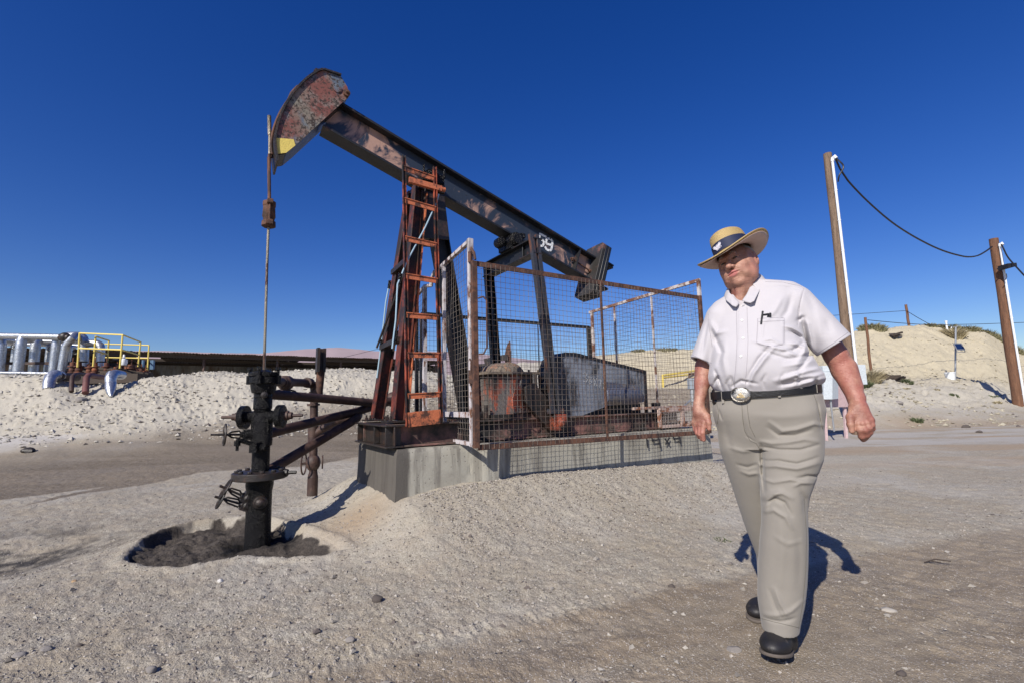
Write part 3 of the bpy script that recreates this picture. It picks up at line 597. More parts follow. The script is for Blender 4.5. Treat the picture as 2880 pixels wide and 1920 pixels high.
# horse head
def head():
    px=[(896,203),(868,220),(833,255),(802,301),(784,346),(775,392),(781,433),(805,430),(831,409),(977,276),(982,271),(977,245),(959,215),(910,199)]
    P=[UZ(onv(a,b,.14)) for a,b in px]; P=[(p[0],p[2]) for p in P]
    arc=P[:7][::-1]
    # resample arc
    aa=np.array(arc); t=np.linspace(0,1,len(aa)); tt=np.linspace(0,1,25); au=np.interp(tt,t,aa[:,0]); az=np.interp(tt,t,aa[:,1])
    kk=np.array([1,2,3,2,1])/9; au2=np.convolve(np.pad(au,2,'edge'),kk,'valid'); az2=np.convolve(np.pad(az,2,'edge'),kk,'valid'); au2[0],az2[0],au2[-1],az2[-1]=au[0],az[0],au[-1],az[-1]
    outl=list(zip(au2,az2))+[P[13],P[12],P[11],P[10],P[9],P[8],P[7]]
    for s in (1,-1):
        m=MB(); m.prism([L(a,.14*s,z) for a,z in outl],-N*.012*s)
        o=obj('head_plate',m,HEADM,PJ)
        if s==1: near=o
    m=MB()
    low=[UZ(onv(a,b,.145)) for a,b in ((775,388),(781,433),(805,430),(831,409),(826,392))]
    m.prism([L(p[0],.1415,p[2]) for p in low],N*.002); o=obj('painted_tip',m,YEL,near)
    m=MB(); c=LL(onv(948,250,.14),.14); m.lathe(c,N,[(0,.042),(.008,.042),(.009,.038)],20); obj('hole_cover',m,HEADM,near)
    m=MB(); c=LL(onv(974,265,.14),.10); m.lathe(c,N,[(0,.03),(.05,.03),(.055,.034),(.07,.034),(.072,.015),(.10,.012)],12); obj('head_pin',m,RUST,near)
    # curved rim the wireline lies on, and under-plates
    ft=[(a,z) for a,z in zip(au2,az2)]; ft=ft+[P[13],P[12]]; ft=[(ft[0][0]+.01,ft[0][1]-.07)]+ft
    m=MB()
    for i in range(len(ft)-1):
        a,b=np.array(ft[i]),np.array(ft[i+1]); d=(b-a)/np.linalg.norm(b-a); nn=np.array([-d[1],d[0]])
        if nn[0]>0 and i<20: nn=-nn
        if i>=20: nn=np.array([-d[1],d[0]]); nn=nn if nn[1]>0 else -nn
        m.prism([L(a[0],-.16,a[1]),L(b[0],-.16,b[1]),L(b[0]+nn[0]*.018,-.16,b[1]+nn[1]*.018),L(a[0]+nn[0]*.018,-.16,a[1]+nn[1]*.018)],N*.32)
    obj('head_rim',m,OILM,PJ)
    m=MB(); un=[P[6],P[7],P[8],P[9]]
    for a,b in zip(un[:-1],un[1:]): m.prism([L(a[0],-.13,a[1]),L(b[0],-.13,b[1]),L(b[0]-.01,-.13,b[1]-.012),L(a[0]-.01,-.13,a[1]-.012)],N*.26)
    obj('head_underside',m,OILM,PJ)
    m=MB(); m.box(L(.42,0,P[13][1]+.045),(.10,.1,.04),(D,N,UP)); m.bar(L(.36,0,P[13][1]+.05),L(.5,0,P[13][1]+.03),.02,.05); obj('cable_anchor',m,OILM,PJ)
    # wireline
    for s in (.035,-.035):
        pts=[L(ft[i][0]-.03*(1 if i<20 else 0),s,ft[i][1]+(.03 if i>16 else 0)) for i in range(len(ft)-1,1,-1)]
        c0=L(.02,s*.6,3.0); pts+=[L(.0,s*.9,3.42),c0-UP*.04]
        m=MB(); m.tube(pts,.0125,8); obj('wireline',m,RUST,PJ)
    m=MB(); c0=LL(onv(757,570,0),0); d=UP*-1
    m.lathe(L(.02,0,2.99),d,[(0,.03),(.01,.055),(.05,.055),(.055,.05),(.15,.056),(.16,.05),(.19,.045),(.195,.058),(.24,.06),(.25,.04)],14)
    m.box(L(.02,-.0,2.965),(.05,.17,.04),(D,N,UP)); m.box(L(.02,0,2.775),(.06,.15,.045),(D,N,UP)); m.tube([L(.02,-.065,2.97),L(.02,-.065,2.75)],.01,6); m.tube([L(.02,.065,2.97),L(.02,.065,2.75)],.01,6)
    obj('carrier_clamp',m,RUST,PJ,bevel=.003)
    m=MB(); m.tube([L(-.01,0,3.81),L(.0,0,3.62)],.017,10); m.tube([L(.0,0,3.62),L(.02,0,2.9),L(.02,0,2.4),L(.03,0,1.36)],.0115,10); obj('polished_rod',m,RODM,PJ)
head()
# equalizer, bearings, pitmans, cranks
def drive():
    u_=2.6
    m=MB(); m.ibeam(L(u_,-.60,2.80),L(u_,.56,2.80),.18,.13,.014,.01); m.bar(L(u_,.25,2.71),L(u_,.25,2.89),.12,.012); obj('equalizer_beam',m,BLACKR,PJ,bevel=.003)
    m=MB(); m.box(L(u_,0,2.92),(.2,.24,.07),(D,N,UP)); m.lathe(L(u_,-.19,3.0),N,[(0,.06),(.02,.09),(.30,.09),(.33,.085),(.36,.06)],16); m.lathe(L(u_-.16,-.05,2.97),N,[(0,.05),(.02,.06),(.12,.06),(.14,.03)],12); m.box(L(u_+.12,.06,3.08),(.06,.07,.05),(D,N,UP)); obj('tail_bearing',m,OIL,PJ)
    a,b=L(2.565,.53,2.93),L(2.76,.56,1.02); m=MB(); m.channel(a-D*.036,b-D*.036,.042,.05,.008,up=D,side=1); m.channel(a+D*.036,b+D*.036,.042,.05,.008,up=D,side=1); m.bar(b-D*.09,b+D*.09,.05,.06,N); obj('pitman_arm',m,paint('pitman_paint',(.035,.038,.05),(.14,.06,.035),.44,5,.5,dk=.3,streak=3),PJ)
    a,b=L(2.6,-.56,2.86),L(2.72,-.56,1.0); m=MB(); m.channel(a-D*.036,b-D*.036,.05,.06,.008,up=D,side=-1); m.channel(a+D*.036,b+D*.036,.05,.06,.008,up=D,side=-1); obj('pitman_arm',m,BLACKP,PJ)
    for s in (1,-1):
        v_=.50*s; m=MB(); p0=L(2.50,v_,1.22); p1=L(2.80,v_,.90)
        m.prism([L(2.42,v_,1.28),L(2.54,v_,1.32),L(2.88,v_,.98),L(2.88,v_,.82),L(2.74,v_,.80),L(2.42,v_,1.12)],-N*.05*s); obj('crank',m,OILM,PJ,bevel=.006)
        m=MB(); m.box(L(2.80,v_+.05*s,.90),(.17,.09,.17),(D,N,UP)); m.lathe(L(2.80,v_+.04*s,.9),N*s,[(0,.05),(.08,.05),(.085,.03),(.11,.03)],12); obj('crank_bearing',m,ORANGED,PJ,bevel=.008)
drive()
def gearbox():
    m=MB(); prof=[(2.10,.99),(2.10,1.42),(2.66,1.42),(2.66,.99)]
    m.prism([L(a,-.34,z) for a,z in prof],N*.68)
    m.prism([L(a,.34,z) for a,z in ((2.36,1.0),(2.34,1.15),(2.44,1.36),(2.54,1.36),(2.56,1.0))],N*.06)
    m.prism([L(a,.34,z) for a,z in ((2.60,1.0),(2.60,1.42),(2.66,1.42),(2.66,1.0))],N*.05)
    G=obj('gear_reducer',m,paint('gearbox_paint',(.50,.11,.05),(.15,.135,.125),.51,6,.55,dk=.5,bump=.006,streak=3),PJ,bevel=.012); G['label']='orange and grey gear reducer box'
    m=MB(); m.bar(L(2.05,0,1.43),L(2.71,0,1.43),.76,.03); m.lathe(L(2.38,-.33,1.35),N,[(0,.16),(.02,.20),(.30,.215),(.62,.20),(.66,.14)],20)
    for k in range(6): m.lathe(L(2.08+k*.12,.37,1.44),UP,[(0,.014),(.03,.014)],6)
    obj('gearbox_lid',m,paint('gearbox_lid_paint',(.30,.16,.10),(.16,.13,.10),.55,6,.75,dk=.3,bump=.006),G,bevel=.006)
    m=MB(); m.lathe(L(2.5,-.47,1.2),N,[(0,.07),(.95,.07)],14); obj('crank_shaft',m,OILM,G)
    m=MB(); m.bar(L(2.08,0,.975),L(2.70,0,.975),.8,.05); obj('base_plate',m,REDP,G)
    m=MB(); X0=2.34
    G5={'L':[[(0,1),(0,0),(.6,0)]],'U':[[(0,1),(0,.1),(.3,0),(.6,.1),(.6,1)]],'F':[[(0,0),(0,1),(.6,1)],[(0,.5),(.45,.5)]],'K':[[(0,0),(0,1)],[(.55,1),(0,.45),(.6,0)]],'I':[[(.3,0),(.3,1)]],'N':[[(0,0),(0,1),(.6,0),(.6,1)]],'4':[[(.45,0),(.45,1),(0,.35),(.65,.35)]],'0':[[(0,.15),(0,.85),(.3,1),(.6,.85),(.6,.15),(.3,0),(0,.15)]],' ':[]}
    for ch in 'LUFKIN 40':
        for st_ in G5[ch]: stroke(m,[L(X0+a*.028,.402,1.012+z*.045) for a,z in st_],.0085,N,.006)
        X0+=.036 if ch!=' ' else .03
    obj('cast_lettering',m,paint('cast_lettering_paint',(.36,.22,.17),(.2,.17,.15),.5,9,.6,dk=0),G)
    m=MB(); m.lathe(L(2.02,.1,1.05),UP,[(0,.05),(.4,.045),(.42,.09),(.46,.09)],12); m.box(L(2.0,.0,1.0),(.2,.5,.07),(D,N,UP)); m.tube([L(2.02,.38,.97),L(2.02,.38,1.1)],.02,8); obj('brake_assembly',m,OILM,PJ)
gearbox()
def guard():
    pf=[(2.83,.97),(2.80,1.40),(2.86,1.58),(3.0,1.655),(3.14,1.66),(4.25,1.475),(4.25,1.10),(4.18,1.08),(3.62,1.055),(3.12,.93),(2.95,.93)]
    bm=paint('belt_guard_paint',(.20,.22,.26),(.045,.045,.05),.47,3.2,.55,dk=.45,bump=.003,streak=2)
    m=MB(); m.prism([L(a,.44,z) for a,z in pf],-N*.006); m.prism([L(a,.20,z) for a,z in pf],-N*.006); G=obj('belt_guard',m,bm,PJ); G['label']='long grey sheet metal belt guard'
    m=MB(); n=len(pf)
    for i in range(1,6):
        a,b=np.array(pf[i-1]),np.array(pf[i]); m.prism([L(a[0],.19,a[1]),L(b[0],.19,b[1]),L(b[0],.19,b[1]+.006),L(a[0],.19,a[1]+.006)],N*.26)
        m.bar(L(a[0],.447,a[1]-.012),L(b[0],.447,b[1]-.012),.012,.028)
    m.bar(L(4.25,.447,1.475),L(4.24,.447,.86),.045,.02,D); obj('guard_rim',m,BLACKR,G)
    m=MB(); m.prism([L(3.55,.452,1.14),L(3.55,.452,1.34),L(4.1,.452,1.28),L(4.18,.452,1.2),L(4.18,.452,1.1)],N*.012)
    m.lathe(L(3.55,.40,1.17),D,[(0,.10),(.02,.115),(.55,.115),(.6,.09)],16); obj('guard_bulge',m,paint('guard_bulge_paint',(.09,.10,.14),(.2,.18,.16),.45,4,.5,dk=.2),G)
    m=MB(); gl={'3':[[(0,.9),(.3,1),(.5,.8),(.2,.52),(.55,.3),(.35,0),(0,.12)]],'B':[[(0,0),(0,1),(.45,.85),(0,.5),(.5,.25),(0,0)]],'X':[[(0,1),(.5,0)],[(.5,1),(0,0)]],'7':[[(0,1),(.5,1),(.15,0)]],'8':[[(.25,.5),(0,.8),(.25,1),(.5,.8),(.25,.5),(0,.2),(.25,0),(.5,.2),(.25,.5)]]}
    X0=3.26
    for k,ch in enumerate('3BX78'):
        sc=.11 if k==0 else .085
        for st_ in gl[ch]: stroke(m,[L(X0+a*sc,.4415,1.33-.02*k+z*sc) for a,z in st_],.006,N,.002)
        X0+=.085 if k==0 else .07
    obj('chalk_writing',m,CHALK,G)
    m=MB(); m.lathe(L(3.02,.3,1.2),N,[(0,.28),(.1,.28)],24); obj('sheave',m,OIL,G); m=MB(); m.lathe(L(4.0,.28,1.25),N,[(0,.08),(.12,.08)],16); obj('sheave',m,OIL,G)
    m=MB(); m.bar(L(3.8,.0,1.0),L(4.35,0,1.0),.5,.14); m.lathe(L(4.0,-.5,1.2),N,[(0,.1),(.03,.15),(.5,.15),(.55,.1)],16); obj('motor',m,OILM,PJ)
guard()
def ladder():
    b0,b1=L(1.155,.50,.93),L(1.475,.50,.95); t0,t1=L(1.185,.28,3.60),L(1.515,.28,3.56)
    for a,b in ((b0,t0),(b1,t1)):
        m=MB(); m.channel(a,b,.035,.03,.006,up=D,side=1); obj('ladder_rail',m,ORANGED,PJ)
    zs=[462,0]; rows=[(1145,463),(1147,558),(1150,670),(1150,778),(1150,889),(1151,1000),(1153,1114)]
    for i,(px,py) in enumerate(rows):
        t=(CAMH+ (1110-py)/F_*4.62 - .93)/(3.58-.93) if False else None
        q=UZ(onv(px,py,.4)); t=(q[2]-.93)/2.66; a=b0+(t0-b0)*t; b=b1+(t1-b1)*t
        m=MB(); m.bar(a,b,.012,.05 if i!=9 else .07); m.bar(a+UP*.022,b+UP*.022,.03,.008)
        obj('ladder_rung',m,ORANGE,PJ)
    m=MB(); m.bar(b0+UP*.06,b1+UP*.06,.012,.13); obj('kick_plate',m,ORANGE,PJ)
    m=MB(); m.bar(L(1.23,.30,3.345),L(1.58,.30,3.325),.04,.055); m.lathe(L(1.58,.30,3.325),D,[(0,.025),(.04,.025)],12); obj('top_bracket',m,ORANGE,PJ)
    m=MB(); m.tube([LL(onv(a,b,v_),v_) for a,b,v_ in ((1234,547,.3),(1228,570,.3),(1196,640,.33),(1145,735,.36),(1118,800,.42),(1113,900,.44),(1103,980,.46))],.008,8); obj('grease_line',m,BLUEL,PJ)
    m=MB(); m.tube([LL(onv(a,b,-.3),-.3) for a,b in ((1096,792),(1085,850),(1072,970),(1060,1062))],.008,8); 
    obj('grease_line',m,BLUEL,PJ)
    for (a,b,c,d,v_) in ((1126,770,1122,800,.4),(1115,930,1110,965,.44),(1097,790,1094,812,-.3),(1074,955,1072,978,-.3)): m=MB(); m.tube([LL(onv(a,b,v_),v_),LL(onv(c,d,v_),v_)],.018,8); obj('line_fitting',m,OIL,PJ)
ladder()
# ================================================================== WELLHEAD
WH=thing('wellhead','black oil soaked wellhead stack standing in a tar filled pit','wellhead',L(0,0,-.06))
def wellhead():
    o0=L(.03,0,0)
    c=lambda z:o0+UP*z
    m=MB(); m.lathe(c(-.1),UP,[(0,.105),(.05,.10),(.4,.098),(.52,.098),(.58,.108),(.63,.108)],24); obj('casing',m,OIL,WH)
    m=MB(); m.lathe(c(.53),UP,[(0,.2),(.005,.215),(.06,.215),(.065,.2)],28)
    for k in range(12): a=k*math.pi/6; m.lathe(c(.595)+D*.175*math.cos(a)+N*.175*math.sin(a),UP,[(0,.02),(.018,.02)],6)
    obj('casing_flange',m,OILM,WH,bevel=.003)
    m=MB(); m.lathe(c(.60),UP,[(0,.07),(.20,.07),(.21,.085),(.26,.087),(.27,.085),(.44,.085),(.46,.075),(.48,.06),(.52,.07)],20); obj('tubing_spool',m,OIL,WH)
    m=MB(); m.lathe(c(1.11),UP,[(0,.06),(.01,.075),(.09,.075),(.1,.07)],20)
    d=nrm(D*.55-N*.83*0+D*.45); sx=nrm(np.array([1,.06,0]))
    m.lathe(c(1.05)-sx*.14,sx,[(0,.05),(.02,.045),(.14,.07),(.26,.045),(.28,.05)],16)
    for s in (1,-1):
        e=c(1.05)+sx*s*.15; m.lathe(e-sx*s*.02,sx*s,[(0,.095),(.0,.10),(.045,.1),(.05,.09)],20)
    obj('cross_tee',m,OIL,WH)
    for s in (1,-1):
        e=c(1.055)+sx*s*.19; m=MB(); m.lathe(e,sx*s,[(0,.04),(.03,.04),(.035,.03),(.06,.03),(.065,.014),(.15,.013)],12); obj('stem_plug',m,RUSTD,WH)
    m=MB(); m.lathe(c(1.19),UP,[(0,.06),(.03,.075),(.06,.07),(.065,.09),(.10,.10),(.14,.105),(.15,.115),(.20,.115),(.21,.10)],18)
    for k in range(4):
        a=k*math.pi/2+.4; p=c(1.33)+D*.115*math.cos(a)+N*.115*math.sin(a); m.lathe(p,UP,[(0,.028),(.075,.028)],8); m.lathe(p+UP*.075,UP,[(0,.014),(.05,.014)],6); m.lathe(p+UP*.12,UP,[(0,.022),(.025,.022)],6)
    m.lathe(c(1.40),UP,[(0,.11),(.02,.115),(.035,.11),(.04,.06),(.055,.03)],16); obj('stuffing_box',m,OIL,WH,bevel=.002)
    m=MB(); m.lathe(c(1.235)-N*-.09,N,[(0,.03),(.03,.028),(.035,.015),(.05,.012)],8); obj('grease_fitting',m,OILM,WH)
    # valves on the left with handwheels
    def hand(cn,ax,R=.075):
        m=MB(); m.torus(cn,ax,R,.008,20,6); d,a,b=frame(ax)
        for k in range(5): t=k*2*math.pi/5; m.tube([cn,cn+(a*math.cos(t)+b*math.sin(t))*R],.006,5)
        m.lathe(cn-d*.03,d,[(0,.01),(.08,.01)],8); return m
    def valve(z,px,py,R,extra):
        e=LL(onv(px,py,.02),.02); base=c(z); ax=nrm(e-base)
        m=MB(); m.box(base+ax*.11,(.07,.07,.085),(ax,nrm(np.cross(UP,ax)),UP)); m.lathe(base+ax*.04,ax,[(0,.045),(.08,.045),(.10,.03),(.12,.022)],12)
        ln=np.linalg.norm(e-base)
        for s in (1,-1): m.tube([base+ax*.15,base+ax*.17+UP*.03*s,base+ax*(ln-.05)+UP*.022*s,base+ax*(ln-.02)],.008,6)
        m.tube([base+ax*.1,e+ax*.05],.009,8)
        V_=obj('side_valve',m,OIL if extra else OILM,WH); 
        obj('handwheel',hand(e,ax,R),OILM,V_)
        if extra: m=MB(); m.tube([e,e-nrm(base-e)*.0+ax*.10],.009,6); obj('valve_stem',m,OILM,V_)
    valve(.90,632,1221,.085,1); valve(.33,635,1372,.08,0); valve(.28,622,1400,.08,0)
    # small front needle valve and front plug
    m=MB(); b=c(.80)+N*.06; fr=nrm(N*.7-D*.7)
    m.box(b+fr*.04-D*.02,(.07,.07,.08),(fr,nrm(np.cross(UP,fr)),UP)); e0=LL(onv(668,1235,.1),.1); m.tube([b,e0],.018,8); m.tube([e0,e0-UP*.09],.012,6); m.lathe(e0-UP*.05,UP,[(0,.025),(.04,.025)],8); m.lathe(b+N*.03,N,[(0,.03),(.03,.03),(.035,.018),(.05,.018)],8); obj('needle_valve',m,OIL,WH)
    m=MB(); b=c(.35)+N*.09; m.lathe(b-N*.02,N,[(0,.055),(.03,.055),(.045,.05),(.05,.046)],18); m.ball(b+N*.03,(.04,.04,.03),14,8,(D,UP,N)); obj('bull_plug',m,OILM,WH)
    m=MB(); m.lathe(c(.575)+sx*.2,sx,[(0,.03),(.03,.03),(.035,.015),(.1,.014)],8); obj('flange_pin',m,OILM,WH)
wellhead()
# pipes
def pth(pts): return [at(a,b,y) for a,b,y in pts]
wy=float(L(0,0,0)[1])
FL=thing('flow_line','dark pipes running from the wellhead to a joint behind the pumping unit legs','flow line',at(900,1150,5.0)-UP*.2)
m=MB(); m.tube(pth([(735,1106,4.25),(900,1119,4.9),(1050,1132,5.55),(1135,1122,5.8)]),.044,14); obj('pipe',m,RUSTD,FL)
m=MB(); m.tube(pth([(735,1223,4.25),(800,1206,4.6),(1000,1157,5.4),(1090,1130,5.75),(1110,1120,5.8)]),.046,14); m.ball(at(1105,1122,5.8),.09,12,8); obj('pipe',m,RUSTD,FL)
m=MB(); m.tube(pth([(730,1336,4.3),(760,1320,4.4),(980,1190,5.25),(1004,1174,5.35),(1008,1166,5.5)]),.047,14); m.tube(pth([(1008,1166,5.5),(960,1176,5.6),(902,1208,5.65),(884,1222,5.65)]),.05,14); obj('return_pipe',m,RUSTD,FL)
RS=thing('riser_pipe','upright rusty pipe with a valve and bracket rising from the gravel behind the wellhead','pipe riser',at(878,1385,5.65))
m=MB(); m.tube(pth([(878,1392,5.65),(880,1340,5.65)]),.058,14); m.tube(pth([(880,1340,5.65),(881,1325,5.65)]),[.058,.045]); m.tube(pth([(881,1325,5.65),(882,1240,5.65),(884,1100,5.65)]),.045,14); m.tube(pth([(882,1140,5.65),(882,1134,5.65)]),.07,10); m.lathe(at(882,1222,5.65)-UP*.1,UP,[(0,.062),(.2,.062)],14); obj('pipe',m,RUSTD,RS)
m=MB(); m.tube(pth([(884,1112,5.65),(884,1092,5.65),(881,1081,5.63),(872,1076,5.6),(800,1073,5.1),(735,1072,4.35)]),.045,14); m.tube(pth([(884,1118,5.65),(884,1100,5.65)]),.06,12); m.tube(pth([(872,1076,5.6),(862,1075,5.5)]),.058,12); obj('top_pipe',m,RUSTD,RS)
m=MB(); vc=at(804,1075,5.1); dp=nrm(at(872,1076,5.6)-at(735,1072,4.35)); m.lathe(vc-dp*.1,dp,[(0,.055),(.03,.055),(.05,.075),(.15,.075),(.17,.055),(.2,.055)],14); m.tube([vc,vc-UP*.09],.05,12); V_=obj('line_valve',m,RUSTD,RS)
m=MB(); wc=vc-UP*.10; m.torus(wc,nrm(UP+N*.3),.10,.009,22,6)
for k in range(5): t=k*2*math.pi/5; m.tube([wc,wc+(D*math.cos(t)+N*math.sin(t))*.10],.007,5)
obj('handwheel',m,OILM,V_)
m=MB(); bc=at(881,1300,5.65); m.ball(bc,(.08,.08,.1)); m.torus(bc-N*.0-D*.1,nrm(D+N*.4),.12,.009,22,6); m.tube([bc,bc-D*.12],.014,6); m.torus(bc+D*.1,nrm(D+N*.2),.07,.009,18,6); obj('gate_valve',m,RUSTD,RS)
m=MB(); m.tube(pth([(896,1106,5.6),(903,1040,5.6)]),.045,12); m.tube(pth([(886,1104,5.65),(898,1104,5.6)]),.05,12); obj('capped_stub',m,RUST,RS)
m=MB(); a,b=at(904,1052,5.6),at(907,980,5.6); m.bar(a,b,.10,.012,N,(-.02,0)); m.bar(at(893,1045,5.5),at(895,978,5.5),.03,.1,N); m.bar(at(910,1045,5.6),at(912,980,5.6),.03,.09,N); obj('bracket',m,OILM,RS)
# ================================================================== GUARD FENCE
FN=thing('mesh_fence','rusty welded mesh safety fence enclosing the drive end of the pumping unit','safety fence',L(3.3,.85,ZT))
def wire(mb,P00,P10,P11,P01,sp=.052,r=.0017,bow=.006,seed=1,ragged=None):
    P00,P10,P11,P01=[np.array(p,float) for p in (P00,P10,P11,P01)]
    wd=np.linalg.norm(P10-P00); hg=np.linalg.norm(P01-P00); nx=max(2,int(wd/sp)); ny=max(2,int(hg/sp)); n=nrm(np.cross(P10-P00,P01-P00)); ex=nrm(P10-P00)
    rg=np.random.default_rng(seed); ph=rg.random(6)*6
    def pt(a,b):
        p=P00*(1-a)*(1-b)+P10*a*(1-b)+P11*a*b+P01*(1-a)*b; e=math.sin(math.pi*a)*math.sin(math.pi*b)
        w_=bow*(math.sin(a*wd*7+ph[0])+math.sin(b*hg*6+ph[1]+a*5)+.6*math.sin(a*wd*17+b*9+ph[2]))
        return p+n*w_*(.3+e)+ex*bow*.5*math.sin(b*hg*8+ph[3])*e+UP*bow*.6*math.sin(a*wd*6+ph[4])*e
    for i in range(1,nx):
        a=i/nx; K=10; mb.tube([pt(a,k/K) for k in range(K+1)],r,4,False)
    for j in range(1,ny):
        b=j/ny; K=max(10,int(wd*7)); mb.tube([pt(k/K,b)+n*.003 for k in range(K+1)],r,4,False)
zf0,zf1=.735,2.40; vf=.86
uL,uR=1.655,4.87
def zl(u_): return (2.415-(u_-uL)*.008)
m=MB(); m.bar(L(uL,vf,.73),L(uL,vf,2.42),.045,.05,D); m.bar(L(uL+.02,vf,2.40),L(uR,vf,2.375),.012,.05); m.bar(L(uL+.02,vf-.02,2.42),L(uR,vf-.02,2.395),.045,.006); m.bar(L(uL+.02,vf,.735),L(uR,vf,.70),.012,.05); m.bar(L(uL+.02,vf-.02,.712),L(uR,vf-.02,.68),.045,.006); m.bar(L(uR,vf,.69),L(uR,vf,2.40),.04,.045,D)
um=UZ(onv(1705,1150,vf))[0]; m.bar(L(um,vf,.72),L(um,vf,2.39),.02,.022,D)
P_=obj('front_frame',m,RUST,FN,bevel=.002)
m=MB(); wire(m,L(uL+.02,vf+.008,.72),L(uR,vf+.008,.69),L(uR,vf+.008,2.385),L(uL+.02,vf+.008,2.41),seed=2); obj('wire_mesh',m,WIRE,P_)
m=MB(); hp=[L(uL+.03,vf+.02,2.07),L(uL+.06,vf+.06,2.08),L(uL+.095,vf+.06,2.05),L(uL+.09,vf+.06,1.62),L(uL+.06,vf+.05,1.56),L(uL+.03,vf+.02,1.56)]; m.tube(hp,.008,8); obj('gate_handle',m,RUST,P_)
# white end gate at the post side
ug=1.66
def GE(px,py): q=UZ(onu(px,py,ug)); return q[1],q[2]
gp={k:GE(*k) for k in ((1322,672),(1248,742),(1222,765),(1214,785),(1194,795),(1172,832),(1173,1150),(1207,1160),(1258,1165),(1330,1255),(1333,1240),(1262,1162))}
m=MB(); Q=lambda k:L(ug,*gp[k])
v0,z0=gp[(1322,672)]; vb,zb=gp[(1330,1255)]; v1,z1=gp[(1248,742)]
m.bar(L(ug,v0,zb+.0),L(ug,v0,z0),.05,.04,N); m.bar(L(ug,v0,z0-.02),L(ug,v1,z1-.01),.04,.035); m.bar(L(ug,v1,z1),L(ug,v1-.0,.99),.03,.035,N)
m.bar(L(ug,v0,1.02),L(ug,v1,1.02),.04,.05); m.bar(L(ug,v1,1.0),L(ug,v1,.76),.03,.035,N); m.bar(L(ug,v0,.76),L(ug,v1,.77),.04,.035); 
G_=obj('end_gate_frame',m,WHITEP,FN,bevel=.002); G_['label']='chipped white frame of the narrow end gate'
m=MB(); wire(m,L(ug+.01,v0,1.03),L(ug+.01,v1,1.03),L(ug+.01,v1,z1-.02),L(ug+.01,v0,z0-.02),seed=3); wire(m,L(ug+.01,v0,.78),L(ug+.01,v1,.78),L(ug+.01,v1,1.0),L(ug+.01,v0,1.0),seed=4); obj('wire_mesh',m,WIRE,G_)
m=MB(); m.tube([L(ug-.03,v0+.02,1.52),L(ug-.03,v0+.05,1.50),L(ug-.03,v0+.03,1.28)],.009,8); m.bar(L(ug-.03,v0+.03,1.42),L(ug-.03,v0+.03,1.3),.03,.03); obj('latch',m,RUST,G_); m=MB(); m.tube([L(ug,v0+.02,2.56),L(ug,v0+.08,2.5),L(ug,v0+.1,2.43)],.012,8); m.tube([L(ug-.02,v0+.03,2.52),L(ug-.02,v0+.03,2.42)],.018,8); obj('hinge',m,RUST,G_)
m=MB(); va,za=gp[(1222,765)]; vc_,zc=gp[(1214,785)]; vd,zd=gp[(1194,795)]; ve,ze=gp[(1172,832)]
m.tube([L(ug,v1,z1-.01),L(ug,va,za),L(ug,vc_,zc),L(ug,vc_-.02,zc-.08)],.022,8); m.bar(L(ug,vd,zd-.05),L(ug,ve,ze),.03,.035); m.bar(L(ug,vd,zd-.05),L(ug,vd,1.0),.04,.05,N); m.tube([L(ug,vc_-.02,zc-.07),L(ug,vd,zd-.04)],.02,8); W2=obj('end_panel_frame',m,WHITEP,FN)
m=MB(); m.bar(L(ug,ve,ze),L(ug,ve,1.02),.035,.04,N); m.bar(L(ug+.05,ve+.1,2.3),L(ug+.05,ve+.1,1.02),.035,.04,N); obj('end_post',m,BLACKR,FN)
m=MB(); wire(m,L(ug,ve,1.05),L(ug,vd,1.05),L(ug,vd,zd-.07),L(ug,ve,ze),seed=5); obj('wire_mesh',m,WIRE,W2)
# back panel
vbk=-1.28; zk=2.31; uB0=UZ(onv(1185,880,vbk))[0]
m=MB(); m.bar(L(uB0,vbk,zk),L(uR,vbk,zk-.01),.04,.045); m.bar(L(uR,vbk,.8),L(uR,vbk,zk),.06,.06,N); m.bar(L(uB0,vbk,1.0),L(uB0,vbk,zk),.04,.04,N); m.bar(L(uB0,vbk,1.0),L(uR,vbk,.98),.04,.04); m.tube([L(3.85,vbk,1.0),L(3.85,vbk,zk)],.008,6); B_=obj('back_frame',m,BLACKR,FN)
m=MB(); wire(m,L(uB0,vbk,1.0),L(uR,vbk,1.0),L(uR,vbk,zk),L(uB0,vbk,zk),seed=6,sp=.058,bow=.008); obj('wire_mesh',m,WIRE,B_)
# far end panel (taller)
m=MB(); ze0,ze1=2.61,2.55; m.bar(L(uR+.03,vf-.02,.72),L(uR+.03,vf-.02,ze0),.035,.04,N); m.bar(L(uR+.03,vf,ze0),L(uR+.03,vbk,ze1),.035,.04); m.bar(L(uR+.03,vbk+.06,.85),L(uR+.03,vbk+.06,ze1),.035,.04,N)
for f_ in (.27,.62): m.bar(L(uR+.03,vbk+(vf-vbk)*f_,.85),L(uR+.03,vbk+(vf-vbk)*f_,ze1),.02,.025,N)
m.bar(L(uR+.03,vf,.80),L(uR+.03,vbk,.85),.035,.04); E_=obj('far_end_frame',m,paint('white_rust_frame',(.5,.46,.45),(.16,.07,.04),.5,8,.7,dk=.2),FN)
m=MB(); wire(m,L(uR+.04,vbk,.85),L(uR+.04,vf,.8),L(uR+.04,vf,ze0),L(uR+.04,vbk,ze1),seed=7,sp=.055,bow=.012); obj('wire_mesh',m,WIRE,E_)
